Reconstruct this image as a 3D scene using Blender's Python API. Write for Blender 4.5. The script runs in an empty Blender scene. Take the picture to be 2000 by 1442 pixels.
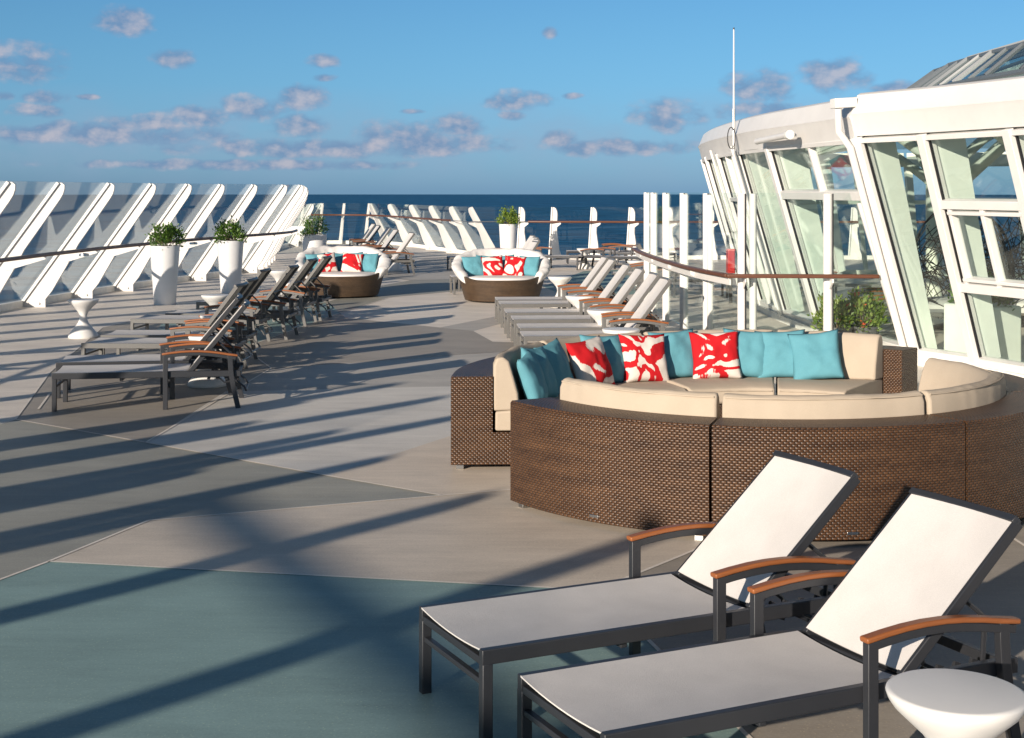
import bpy, bmesh, math, random
from mathutils import Vector, Matrix, noise
R = math.radians
C = bpy.context.scene.collection
SC = bpy.context.scene
random.seed(7)

# ------------------------------------------------------------ camera, sky, sun
CAMH = 2.15; F = 2778.0; HOR = 371.0      # focal length and eye level in photo pixels
cd = bpy.data.cameras.new("camera"); cam = bpy.data.objects.new("camera", cd); C.objects.link(cam)
cam.location = (0, 0, CAMH); cam.rotation_euler = (R(90), 0, 0)
cd.sensor_width = 36; cd.lens = 36*F/2000; cd.shift_y = -(721-HOR)/2000
cd.clip_start = .05; cd.clip_end = 60000
SC.camera = cam
SUN_EL = 14.4; SAZ = 58.0                 # light travels along (cos SAZ, sin SAZ)
sx, sy = math.cos(R(SAZ)), math.sin(R(SAZ))
toward = Vector((-sx*math.cos(R(SUN_EL)), -sy*math.cos(R(SUN_EL)), math.sin(R(SUN_EL))))
sl = bpy.data.lights.new("sun", 'SUN'); so = bpy.data.objects.new("sun", sl); C.objects.link(so)
sl.energy = 5.0; sl.angle = R(.5); sl.color = (1.0, .87, .73)
so.rotation_euler = toward.to_track_quat('Z', 'Y').to_euler()
SC.view_settings.view_transform = 'Standard'; SC.view_settings.look = 'None'
SC.view_settings.exposure = 0.50; SC.view_settings.gamma = 1.0
SC.cycles.max_bounces = 10; SC.cycles.transparent_max_bounces = 24

W = bpy.data.worlds.new("World"); SC.world = W; W.use_nodes = True
def world():
    nt = W.node_tree; N = nt.nodes; L = nt.links; N.clear()
    def m(op, a, b=None, c=None, clamp=False):
        n = N.new('ShaderNodeMath'); n.operation = op; n.use_clamp = clamp
        for i, v in enumerate((a, b, c)):
            if v is None: continue
            if isinstance(v, (int, float)): n.inputs[i].default_value = v
            else: L.new(v, n.inputs[i])
        return n.outputs[0]
    out = N.new('ShaderNodeOutputWorld'); bg = N.new('ShaderNodeBackground')
    sky = N.new('ShaderNodeTexSky'); sky.sky_type = 'NISHITA'; sky.sun_disc = False
    sky.sun_elevation = R(SUN_EL); sky.sun_rotation = math.atan2(toward.x, toward.y)
    sky.altitude = 40; sky.air_density = 1.0; sky.dust_density = .3; sky.ozone_density = 1.8
    tc = N.new('ShaderNodeTexCoord'); sp = N.new('ShaderNodeSeparateXYZ'); L.new(tc.outputs['Generated'], sp.inputs[0])
    u = m('ARCTAN2', sp.outputs[0], sp.outputs[1]); v = m('ARCSINE', sp.outputs[2])
    cb = N.new('ShaderNodeCombineXYZ'); L.new(u, cb.inputs[0]); L.new(m('MULTIPLY', v, 1.5), cb.inputs[1])
    def nz(scale, detail, off=(0, 0, 0), rough=.55):
        mp = N.new('ShaderNodeMapping'); L.new(cb.outputs[0], mp.inputs[0]); mp.inputs[1].default_value = off
        t = N.new('ShaderNodeTexNoise'); L.new(mp.outputs[0], t.inputs[0]); t.inputs['Scale'].default_value = scale
        t.inputs['Detail'].default_value = detail; t.inputs['Roughness'].default_value = rough; return t.outputs[0]
    n1 = nz(44, 7, rough=.52); n2 = nz(44, 7, (.0035, -.0065, 0), .52); n0 = nz(16, 4)
    clouds = [(240,45,66,24),(45,125,72,34),(340,115,44,18),(92,190,40,13),(70,217,50,13),(625,122,34,13),(635,152,28,7),
      (590,193,52,24),(500,212,66,22),(395,228,60,20),(290,246,95,20),(585,246,58,24),(790,268,100,28),(1010,197,66,20),(1000,226,28,9),
      (1075,65,17,12),(1310,225,74,30),(1482,170,72,32),(1635,150,70,32),(1470,216,82,18),(1790,176,90,16),(125,250,34,14),
      (1095,274,38,18),(885,247,60,20),(805,218,26,5),(1120,188,20,6),(5,187,20,8),(170,190,20,5),(250,262,190,20),(620,290,260,18),(850,282,150,20),(1200,288,150,16),(480,322,330,10),(60,262,90,16)]
    # the clouds go all round the sky: the mirror copy behind the camera keeps reflections believable
    acc = None
    for (x, y, rx, ry) in clouds:
        u0 = math.atan((x-1000)/F); v0 = (HOR-y)/F*math.cos(u0); a = rx*1.25/F; b = ry*1.35/F
        du = m('MULTIPLY', m('SUBTRACT', u, u0), 1/a); dv = m('MULTIPLY', m('SUBTRACT', v, v0), 1/b)
        d = m('SUBTRACT', 1.0, m('ADD', m('MULTIPLY', du, du), m('MULTIPLY', dv, dv)))
        acc = d if acc is None else m('MAXIMUM', acc, d)
    acc = m('MAXIMUM', acc, -2.0)
    dens = m('ADD', m('MULTIPLY', acc, 1.5), m('MULTIPLY', m('SUBTRACT', n1, .5), 3.8))
    mask = N.new('ShaderNodeMapRange'); mask.interpolation_type = 'SMOOTHSTEP'; L.new(dens, mask.inputs[0])
    mask.inputs[1].default_value = .05; mask.inputs[2].default_value = 1.5; mask.inputs[4].default_value = .80
    lit = m('ADD', m('MULTIPLY', m('SUBTRACT', n1, n2), 3.6), m('MULTIPLY', dens, .25), clamp=True)
    # soft low bank along the horizon
    bank = m('MULTIPLY', m('SUBTRACT', 1.0, m('ABSOLUTE', m('MULTIPLY', m('SUBTRACT', v, .034), 26))), 1.0, clamp=True)
    bank = m('MULTIPLY', bank, m('ADD', .25, m('MULTIPLY', m('SUBTRACT', n0, .42), 2.2), clamp=True)); bank = m('MULTIPLY', bank, .85)
    ramp = N.new('ShaderNodeMix'); ramp.data_type = 'RGBA'; L.new(lit, ramp.inputs['Factor'])
    ramp.inputs['A'].default_value = (.125, .20, .33, 1); ramp.inputs['B'].default_value = (.36, .345, .395, 1)
    # tint of the clear sky
    tint = N.new('ShaderNodeMix'); tint.data_type = 'RGBA'; tint.blend_type = 'MULTIPLY'; tint.inputs['Factor'].default_value = 1
    sc = N.new('ShaderNodeMix'); sc.data_type = 'RGBA'; sc.blend_type = 'MULTIPLY'; sc.inputs['Factor'].default_value = 1
    SKYS = .10
    hz = m('SUBTRACT', 1.0, m('MULTIPLY', v, 7.0), clamp=True); hz = m('MULTIPLY', hz, hz)
    tr = N.new('ShaderNodeMix'); tr.data_type = 'RGBA'; L.new(hz, tr.inputs['Factor'])
    tr.inputs['A'].default_value = (.27, .51, .77, 1); tr.inputs['B'].default_value = (.20, .42, 1.06, 1)
    zf = N.new('ShaderNodeMapRange'); zf.interpolation_type = 'SMOOTHSTEP'; L.new(v, zf.inputs[0]); zf.inputs[1].default_value = .15; zf.inputs[2].default_value = .40
    tz = N.new('ShaderNodeMix'); tz.data_type = 'RGBA'; L.new(zf.outputs[0], tz.inputs['Factor']); L.new(tr.outputs['Result'], tz.inputs['A']); tz.inputs['B'].default_value = (.42, .445, .47, 1)
    L.new(sky.outputs[0], tint.inputs['A']); L.new(tz.outputs['Result'], tint.inputs['B'])
    cs = N.new('ShaderNodeMix'); cs.data_type = 'RGBA'; cs.blend_type = 'MULTIPLY'; cs.inputs['Factor'].default_value = 1
    L.new(ramp.outputs['Result'], cs.inputs['A']); k = 1/SKYS; cs.inputs['B'].default_value = (k, k, k, 1)
    bk = N.new('ShaderNodeMix'); bk.data_type = 'RGBA'; L.new(bank, bk.inputs['Factor']); L.new(tint.outputs['Result'], bk.inputs['A'])
    bk.inputs['B'].default_value = (.21*k, .285*k, .40*k, 1)
    mx = N.new('ShaderNodeMix'); mx.data_type = 'RGBA'; L.new(mask.outputs[0], mx.inputs['Factor'])
    L.new(bk.outputs['Result'], mx.inputs['A']); L.new(cs.outputs['Result'], mx.inputs['B'])
    L.new(mx.outputs['Result'], bg.inputs[0]); bg.inputs[1].default_value = SKYS; L.new(bg.outputs[0], out.inputs[0])
world()

# ------------------------------------------------------------ helpers
def P(px, py, z=0.0):
    Y = F*(CAMH-z)/(py-HOR); return Vector(((px-1000)/F*Y, Y, z))
def tag(o, label=None, cat=None, group=None, kind=None):
    if label: o['label'] = label
    if cat: o['category'] = cat
    if group: o['group'] = group
    if kind: o['kind'] = kind
    return o
def empty(name, loc=(0, 0, 0), rz=0):
    o = bpy.data.objects.new(name, None); C.objects.link(o); o.location = loc; o.rotation_euler = (0, 0, rz)
    o.empty_display_size = .1; return o
class MB:
    def __init__(s): s.v = []; s.f = []; s.uv = {}; s.mi = {}
    def add(s, vs, fs, uvs=None, mi=0):
        b = len(s.v); s.v += [tuple(x) for x in vs]
        for i, f in enumerate(fs):
            if uvs: s.uv[len(s.f)] = uvs[i]
            if mi: s.mi[len(s.f)] = mi
            s.f.append([b+k for k in f])
        return s
    def box(s, c, d, M=None, mi=0):
        x, y, z = d[0]/2, d[1]/2, d[2]/2; c = Vector(c)
        p = [Vector(q) for q in ((-x,-y,-z),(x,-y,-z),(x,y,-z),(-x,y,-z),(-x,-y,z),(x,-y,z),(x,y,z),(-x,y,z))]
        if M is not None: p = [M @ q for q in p]
        return s.add([c+q for q in p], [(0,3,2,1),(4,5,6,7),(0,1,5,4),(1,2,6,5),(2,3,7,6),(3,0,4,7)], mi=mi)
    def beam(s, a, b, w, h, up=(0, 0, 1), mi=0):
        a = Vector(a); b = Vector(b); d = (b-a).normalized(); up = Vector(up); sd = d.cross(up)
        if sd.length < 1e-5: sd = d.cross(Vector((1, 0, 0)))
        sd.normalize(); u = sd.cross(d).normalized(); sd = sd*(w/2); u = u*(h/2)
        p = [a-sd-u, a+sd-u, a+sd+u, a-sd+u, b-sd-u, b+sd-u, b+sd+u, b-sd+u]
        return s.add(p, [(0,3,2,1),(4,5,6,7),(0,1,5,4),(1,2,6,5),(2,3,7,6),(3,0,4,7)], mi=mi)
    def sweep(s, pts, w, h, up=(0, 0, 1), mi=0):
        pts = [Vector(p) for p in pts]; n = len(pts); up = Vector(up); vs = []; fs = []
        for i, p in enumerate(pts):
            d = (pts[min(i+1, n-1)]-pts[max(i-1, 0)]).normalized(); sd = d.cross(up).normalized(); u = sd.cross(d).normalized()
            vs += [p-sd*w/2-u*h/2, p+sd*w/2-u*h/2, p+sd*w/2+u*h/2, p-sd*w/2+u*h/2]
        for i in range(n-1):
            for k in range(4):
                fs.append((i*4+k, i*4+(k+1) % 4, i*4+4+(k+1) % 4, i*4+4+k))
        fs += [(3,2,1,0), tuple((n-1)*4+k for k in range(4))]
        return s.add(vs, fs, mi=mi)
    def tube(s, pts, r, n=8, mi=0):
        pts = [Vector(p) for p in pts]; m = len(pts); vs = []; fs = []
        rr = r if isinstance(r, (list, tuple)) else [r]*m
        ref = None
        for i, p in enumerate(pts):
            d = (pts[min(i+1, m-1)]-pts[max(i-1, 0)]).normalized()
            if ref is None: ref = Vector((0, 0, 1)) if abs(d.z) < .9 else Vector((1, 0, 0))
            a = d.cross(ref).normalized(); b = a.cross(d).normalized(); ref = b
            for k in range(n):
                t = 2*math.pi*k/n; vs.append(p+(a*math.cos(t)+b*math.sin(t))*rr[i])
        for i in range(m-1):
            for k in range(n): fs.append((i*n+k, i*n+(k+1) % n, (i+1)*n+(k+1) % n, (i+1)*n+k))
        fs += [tuple(range(n-1, -1, -1)), tuple((m-1)*n+k for k in range(n))]
        return s.add(vs, fs, mi=mi)
    def lathe(s, prof, n=32, c=(0, 0, 0), mi=0):
        vs = []; fs = []; m = len(prof)
        for (r, z) in prof:
            for k in range(n):
                t = 2*math.pi*k/n; vs.append((c[0]+r*math.cos(t), c[1]+r*math.sin(t), c[2]+z))
        for i in range(m-1):
            for k in range(n): fs.append((i*n+k, i*n+(k+1) % n, (i+1)*n+(k+1) % n, (i+1)*n+k))
        fs += [tuple(range(n-1, -1, -1)), tuple((m-1)*n+k for k in range(n))]
        return s.add(vs, fs, mi=mi)
    def prism(s, pts, d, mi=0):
        """closed planar loop pts pushed along vector d"""
        pts = [Vector(p) for p in pts]; d = Vector(d); n = len(pts)
        vs = pts+[p+d for p in pts]
        fs = [tuple(range(n-1, -1, -1)), tuple(range(n, 2*n))]+[(i, (i+1) % n, n+(i+1) % n, n+i) for i in range(n)]
        return s.add(vs, fs, mi=mi)
    def build(s, name, mat, parent=None, smooth=None, bevel=None, seg=2, loc=None, rz=None):
        me = bpy.data.meshes.new(name); me.from_pydata(s.v, [], s.f)
        for mm in (mat if isinstance(mat, (list, tuple)) else [mat]): me.materials.append(mm)
        if s.uv:
            ul = me.uv_layers.new(name="UVMap")
            for fi, p in enumerate(me.polygons):
                if fi in s.uv:
                    for k, li in enumerate(p.loop_indices): ul.data[li].uv = s.uv[fi][k]
        for fi, i in s.mi.items(): me.polygons[fi].material_index = i
        if not s.uv:
            bm = bmesh.new(); bm.from_mesh(me); bmesh.ops.recalc_face_normals(bm, faces=bm.faces); bm.to_mesh(me); bm.free()
        if smooth is not None:
            for p in me.polygons: p.use_smooth = True
            me.set_sharp_from_angle(angle=R(smooth))
        me.update()
        o = bpy.data.objects.new(name, me); C.objects.link(o)
        if parent: o.parent = parent
        if loc is not None: o.location = loc
        if rz is not None: o.rotation_euler = (0, 0, rz)
        if bevel:
            b = o.modifiers.new("bevel", 'BEVEL'); b.width = bevel; b.segments = seg; b.limit_method = 'ANGLE'; b.angle_limit = R(40)
            b.harden_normals = False
            for p in me.polygons: p.use_smooth = True
            if smooth is None: me.set_sharp_from_angle(angle=R(60 if seg > 2 else 30))
        return o
def kids(o): return [c for c in bpy.data.objects if c.parent == o]
def copy_tree(o, parent=None):
    c = o.copy(); C.objects.link(c); c.parent = parent
    for ch in kids(o): copy_tree(ch, c)
    return c

# ------------------------------------------------------------ materials
def mat(name, col, rough=.5, metal=0, spec=.5, var=0.0, vscale=6.0, bump=0.0, bscale=60.0, coat=0, sheen=0):
    m = bpy.data.materials.new(name); m.use_nodes = True; nt = m.node_tree; N = nt.nodes; L = nt.links; b = N['Principled BSDF']
    b.inputs['Base Color'].default_value = (*col, 1); b.inputs['Roughness'].default_value = rough
    b.inputs['Metallic'].default_value = metal; b.inputs['Specular IOR Level'].default_value = spec
    if coat: b.inputs['Coat Weight'].default_value = coat
    if sheen: b.inputs['Sheen Weight'].default_value = sheen
    tc = N.new('ShaderNodeTexCoord')
    if var:
        t = N.new('ShaderNodeTexNoise'); t.inputs['Scale'].default_value = vscale; t.inputs['Detail'].default_value = 6
        t.inputs['Roughness'].default_value = .6
        L.new(tc.outputs['Object'], t.inputs[0]); mr = N.new('ShaderNodeMapRange'); L.new(t.outputs[0], mr.inputs[0])
        mr.inputs[1].default_value = .3; mr.inputs[2].default_value = .7; mr.inputs[3].default_value = 1-var; mr.inputs[4].default_value = 1+var*.5
        x = N.new('ShaderNodeMix'); x.data_type = 'RGBA'; x.blend_type = 'MULTIPLY'; x.inputs['Factor'].default_value = 1
        x.inputs['A'].default_value = (*col, 1); L.new(mr.outputs[0], x.inputs['B']); L.new(x.outputs['Result'], b.inputs['Base Color'])
    if bump:
        t = N.new('ShaderNodeTexNoise'); t.inputs['Scale'].default_value = bscale; t.inputs['Detail'].default_value = 4
        L.new(tc.outputs['Object'], t.inputs[0]); bp = N.new('ShaderNodeBump'); bp.inputs['Strength'].default_value = bump
        bp.inputs['Distance'].default_value = .01; L.new(t.outputs[0], bp.inputs['Height']); L.new(bp.outputs[0], b.inputs['Normal'])
    return m
M = {}
M['white'] = mat('white_paint', (.69, .675, .65), .38, var=.05, vscale=3, bump=.06, bscale=14)
M['white_old'] = mat('weathered_white_paint', (.76, .75, .71), .45, var=.16, vscale=5, bump=.1, bscale=20)
M['black'] = mat('black_gasket', (.012, .012, .014), .5)
M['steel'] = mat('brushed_steel', (.45, .45, .44), .3, metal=1)
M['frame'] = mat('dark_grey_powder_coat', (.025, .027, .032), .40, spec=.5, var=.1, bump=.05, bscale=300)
M['frame_lit'] = mat('lit_powder_coat', (.125, .123, .118), .38, var=.06, bump=.05, bscale=300)  # same frame coat, a lighter copy with the light put into its colour
M['plastic'] = mat('white_moulded_plastic', (.72, .71, .685), .42, var=.03)
M['planter'] = mat('white_planter_plastic', (.72, .72, .72), .4, var=.03)
M['soil'] = mat('potting_soil', (.05, .035, .025), .9, bump=.5, bscale=40)
M['cushion_white'] = mat('white_quilted_cover', (.70, .68, .66), .8, bump=.25, bscale=22, var=.04)
M['cabinet'] = mat('grey_roof_metal', (.10, .115, .13), .4)
M['mastp'] = mat('mast_paint', (.7, .7, .68), .5)
M['green_panel'] = mat('pale_green_wall', (.72, .77, .71), .5, var=.04)
M['truss'] = mat('pale_truss_paint', (.66, .70, .60), .45, var=.06)
M['pot'] = mat('grey_pot', (.09, .09, .09), .6)
M['wire'] = mat('black_wicker', (.02, .02, .022), .5)
M['red'] = mat('red_paint', (.5, .02, .02), .4)
M['rubber'] = mat('black_rubber', (.02, .02, .02), .7)

def wood(name, a, b_):
    m = bpy.data.materials.new(name); m.use_nodes = True; nt = m.node_tree; N = nt.nodes; L = nt.links; b = N['Principled BSDF']
    tc = N.new('ShaderNodeTexCoord'); mp = N.new('ShaderNodeMapping'); L.new(tc.outputs['Object'], mp.inputs[0]); mp.inputs['Scale'].default_value = (3, 40, 40)
    t = N.new('ShaderNodeTexNoise'); L.new(mp.outputs[0], t.inputs[0]); t.inputs['Scale'].default_value = 3; t.inputs['Detail'].default_value = 5
    cr = N.new('ShaderNodeMix'); cr.data_type = 'RGBA'; L.new(t.outputs[0], cr.inputs['Factor']); cr.inputs['A'].default_value = (*a, 1); cr.inputs['B'].default_value = (*b_, 1)
    L.new(cr.outputs['Result'], b.inputs['Base Color']); b.inputs['Roughness'].default_value = .42
    return m
M['teak'] = wood('orange_teak', (.19, .060, .018), (.34, .115, .034))
M['rail'] = wood('varnished_handrail', (.065, .022, .011), (.15, .055, .027))

def glass(name, tint=(.86, .93, .90), refl=1.0, ior=1.5, base=0.0):
    m = bpy.data.materials.new(name); m.use_nodes = True; nt = m.node_tree; N = nt.nodes; L = nt.links; N.clear()
    o = N.new('ShaderNodeOutputMaterial'); t = N.new('ShaderNodeBsdfTransparent'); t.inputs[0].default_value = (*tint, 1)
    g = N.new('ShaderNodeBsdfGlossy'); g.inputs['Roughness'].default_value = .02; g.inputs[0].default_value = (.95, 1, .98, 1)
    lw = N.new('ShaderNodeLayerWeight'); lw.inputs[0].default_value = .5
    pw = N.new('ShaderNodeMath'); pw.operation = 'POWER'; L.new(lw.outputs['Facing'], pw.inputs[0]); pw.inputs[1].default_value = 4.5
    ma = N.new('ShaderNodeMath'); ma.operation = 'MULTIPLY_ADD'; ma.use_clamp = True; L.new(pw.outputs[0], ma.inputs[0]); ma.inputs[1].default_value = .5*refl; ma.inputs[2].default_value = .03+base
    x = N.new('ShaderNodeMixShader'); L.new(ma.outputs[0], x.inputs[0]); L.new(t.outputs[0], x.inputs[1]); L.new(g.outputs[0], x.inputs[2])
    L.new(x.outputs[0], o.inputs[0]); return m
M['glass'] = glass('clear_screen_glass', (.96, .985, .975), 1.0, 1.5, .0)
M['glass_w'] = glass('tinted_windbreak_glass', (.98, .985, .99), 1.3, 1.55, .01)
M['glass_b'] = glass('green_window_glass', (.95, .98, .96), 1.0, 1.5, .02)
M['glass_r'] = glass('roof_glass', (.62, .72, .72), 1.2, 1.6, .12)

def fabric(name, col, col2=None, scale=700, rough=.85, bump=.15):
    m = bpy.data.materials.new(name); m.use_nodes = True; nt = m.node_tree; N = nt.nodes; L = nt.links; b = N['Principled BSDF']
    col2 = col2 or tuple(c*.85 for c in col)
    tc = N.new('ShaderNodeTexCoord'); mp = N.new('ShaderNodeMapping'); L.new(tc.outputs['Object'], mp.inputs[0]); mp.inputs['Scale'].default_value = (1, .12, 1)
    t = N.new('ShaderNodeTexNoise'); L.new(mp.outputs[0], t.inputs[0]); t.inputs['Scale'].default_value = scale; t.inputs['Detail'].default_value = 2
    t2 = N.new('ShaderNodeTexNoise'); L.new(tc.outputs['Object'], t2.inputs[0]); t2.inputs['Scale'].default_value = 5; t2.inputs['Detail'].default_value = 5
    ad = N.new('ShaderNodeMath'); ad.operation = 'MULTIPLY_ADD'; L.new(t2.outputs[0], ad.inputs[0]); ad.inputs[1].default_value = .6; L.new(t.outputs[0], ad.inputs[2])
    mr = N.new('ShaderNodeMapRange'); L.new(ad.outputs[0], mr.inputs[0]); mr.inputs[1].default_value = .55; mr.inputs[2].default_value = 1.0
    cr = N.new('ShaderNodeMix'); cr.data_type = 'RGBA'; L.new(mr.outputs[0], cr.inputs['Factor']); cr.inputs['A'].default_value = (*col2, 1); cr.inputs['B'].default_value = (*col, 1)
    L.new(cr.outputs['Result'], b.inputs['Base Color']); b.inputs['Roughness'].default_value = rough; b.inputs['Specular IOR Level'].default_value = .25
    bp = N.new('ShaderNodeBump'); bp.inputs['Strength'].default_value = bump; bp.inputs['Distance'].default_value = .004
    L.new(ad.outputs[0], bp.inputs['Height']); L.new(bp.outputs[0], b.inputs['Normal'])
    return m
M['sling'] = fabric('white_sling_mesh', (.665, .64, .615), (.55, .53, .51), 900, .6, .3)
M['sling_back'] = fabric('taupe_sling_underside', (.52, .47, .40), (.44, .40, .34), 900, .7, .1)  # underside colour lightened to stand for light coming through the sling
M['cream'] = fabric('cream_canvas', (.46, .39, .305), (.40, .335, .26), 500, .9, .2)
M['teal'] = fabric('turquoise_canvas', (.115, .315, .375), (.09, .265, .325), 500, .85, .15)

def red_fabric():
    m = bpy.data.materials.new('red_brushstroke_print'); m.use_nodes = True; nt = m.node_tree; N = nt.nodes; L = nt.links; b = N['Principled BSDF']
    tc = N.new('ShaderNodeTexCoord'); oi = N.new('ShaderNodeObjectInfo')
    mp = N.new('ShaderNodeMapping'); L.new(tc.outputs['Object'], mp.inputs[0]); mp.inputs['Scale'].default_value = (1.0, 1.0, .2)
    of = N.new('ShaderNodeVectorMath'); of.operation = 'SCALE'; of.inputs[0].default_value = (37, 17, 11); L.new(oi.outputs['Random'], of.inputs['Scale']); L.new(of.outputs[0], mp.inputs['Location'])
    t = N.new('ShaderNodeTexNoise'); L.new(mp.outputs[0], t.inputs[0]); t.inputs['Scale'].default_value = 2.1; t.inputs['Detail'].default_value = 1.6; t.inputs['Distortion'].default_value = 1.9
    mp2 = N.new('ShaderNodeMapping'); L.new(tc.outputs['Object'], mp2.inputs[0]); mp2.inputs['Scale'].default_value = (60, 14, 3)
    t2 = N.new('ShaderNodeTexNoise'); L.new(mp2.outputs[0], t2.inputs[0]); t2.inputs['Scale'].default_value = 1.6; t2.inputs['Detail'].default_value = 5
    d = N.new('ShaderNodeMath'); d.operation = 'SUBTRACT'; L.new(t.outputs[0], d.inputs[0]); d.inputs[1].default_value = .5
    a = N.new('ShaderNodeMath'); a.operation = 'ABSOLUTE'; L.new(d.outputs[0], a.inputs[0])
    e = N.new('ShaderNodeMath'); e.operation = 'MULTIPLY_ADD'; L.new(t2.outputs[0], e.inputs[0]); e.inputs[1].default_value = .05; L.new(a.outputs[0], e.inputs[2])
    r = N.new('ShaderNodeMapRange'); L.new(e.outputs[0], r.inputs[0]); r.inputs[1].default_value = .098; r.inputs[2].default_value = .106
    x = N.new('ShaderNodeMix'); x.data_type = 'RGBA'; L.new(r.outputs[0], x.inputs['Factor']); x.inputs['A'].default_value = (.48, .009, .014, 1); x.inputs['B'].default_value = (.64, .585, .53, 1)
    L.new(x.outputs['Result'], b.inputs['Base Color']); b.inputs['Roughness'].default_value = .85; b.inputs['Specular IOR Level'].default_value = .25
    return m
M['redp'] = red_fabric()

def wicker(name, a, b_, cw=.034, rh=.0155):
    m = bpy.data.materials.new(name); m.use_nodes = True; nt = m.node_tree; N = nt.nodes; L = nt.links; b = N['Principled BSDF']
    def mm(op, x, y=None, z=None, clamp=False):
        n = N.new('ShaderNodeMath'); n.operation = op; n.use_clamp = clamp
        for i, q in enumerate((x, y, z)):
            if q is None: continue
            if isinstance(q, (int, float)): n.inputs[i].default_value = q
            else: L.new(q, n.inputs[i])
        return n.outputs[0]
    uv = N.new('ShaderNodeUVMap'); sp = N.new('ShaderNodeSeparateXYZ'); L.new(uv.outputs[0], sp.inputs[0])
    U = mm('MULTIPLY', sp.outputs[0], 1/cw); V = mm('MULTIPLY', sp.outputs[1], 1/rh)
    row = mm('FLOOR', V); par = mm('MODULO', mm('ABSOLUTE', row), 2.0); us = mm('ADD', U, mm('MULTIPLY', par, .5))
    fu = mm('FRACT', us); fv = mm('FRACT', V)
    # each strand rises over a rib and dips beneath the next
    hu = mm('SINE', mm('MULTIPLY', fu, math.pi)); hv = mm('SINE', mm('MULTIPLY', fv, math.pi))
    hv2 = mm('POWER', hv, .35); hu2 = mm('POWER', hu, .6); H = mm('MULTIPLY', hu2, hv2)
    cell = N.new('ShaderNodeTexWhiteNoise'); cb = N.new('ShaderNodeCombineXYZ'); L.new(mm('FLOOR', us), cb.inputs[0]); L.new(row, cb.inputs[1]); cell.noise_dimensions = '2D'; L.new(cb.outputs[0], cell.inputs[0])
    t = N.new('ShaderNodeTexNoise'); t.inputs['Scale'].default_value = 3.0; t.inputs['Detail'].default_value = 4
    mp = N.new('ShaderNodeMapping'); L.new(uv.outputs[0], mp.inputs[0]); mp.inputs['Scale'].default_value = (.7, 5, 1); L.new(mp.outputs[0], t.inputs[0])
    f = mm('ADD', mm('MULTIPLY', cell.outputs[0], .35), mm('MULTIPLY', t.outputs[0], 1.5)); f = mm('SUBTRACT', f, .5, clamp=True)
    cr = N.new('ShaderNodeMix'); cr.data_type = 'RGBA'; L.new(f, cr.inputs['Factor']); cr.inputs['A'].default_value = (*a, 1); cr.inputs['B'].default_value = (*b_, 1)
    dk = N.new('ShaderNodeMix'); dk.data_type = 'RGBA'; dk.inputs['A'].default_value = (.010, .007, .005, 1); L.new(cr.outputs['Result'], dk.inputs['B'])
    L.new(mm('MULTIPLY', mm('SUBTRACT', H, .22), 2.6, clamp=True), dk.inputs['Factor'])
    L.new(dk.outputs['Result'], b.inputs['Base Color']); b.inputs['Roughness'].default_value = .42; b.inputs['Specular IOR Level'].default_value = .5
    bp = N.new('ShaderNodeBump'); bp.inputs['Strength'].default_value = .9; bp.inputs['Distance'].default_value = .006; L.new(H, bp.inputs['Height']); L.new(bp.outputs[0], b.inputs['Normal'])
    return m
M['wicker'] = wicker('brown_woven_resin', (.046, .020, .008), (.128, .062, .027))
M['wicker_d'] = wicker('brown_woven_resin_fine', (.046, .025, .011), (.125, .074, .036), .03, .016)

def leafmat(name, a, b_):
    m = bpy.data.materials.new(name); m.use_nodes = True; nt = m.node_tree; N = nt.nodes; L = nt.links; b = N['Principled BSDF']
    g = N.new('ShaderNodeNewGeometry'); cr = N.new('ShaderNodeMix'); cr.data_type = 'RGBA'; L.new(g.outputs['Random Per Island'], cr.inputs['Factor'])
    cr.inputs['A'].default_value = (*a, 1); cr.inputs['B'].default_value = (*b_, 1); L.new(cr.outputs['Result'], b.inputs['Base Color'])
    b.inputs['Roughness'].default_value = .4; tr = N.new('ShaderNodeBsdfTranslucent'); L.new(cr.outputs['Result'], tr.inputs[0])
    x = N.new('ShaderNodeMixShader'); x.inputs[0].default_value = .25; L.new(b.outputs[0], x.inputs[1]); L.new(tr.outputs[0], x.inputs[2]); L.new(x.outputs[0], N['Material Output'].inputs[0])
    return m
M['leaf'] = leafmat('shrub_leaf', (.035, .085, .012), (.13, .24, .035))
M['leaf_y'] = leafmat('bright_shrub_leaf', (.07, .14, .015), (.25, .34, .04))
M['leaf_x'] = leafmat('dark_shrub_leaf', (.09, .16, .025), (.27, .33, .07))
M['flower'] = mat('orange_red_petals', (.6, .08, .03), .6)
M['stem'] = mat('shrub_stem', (.13, .09, .05), .8)

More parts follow.
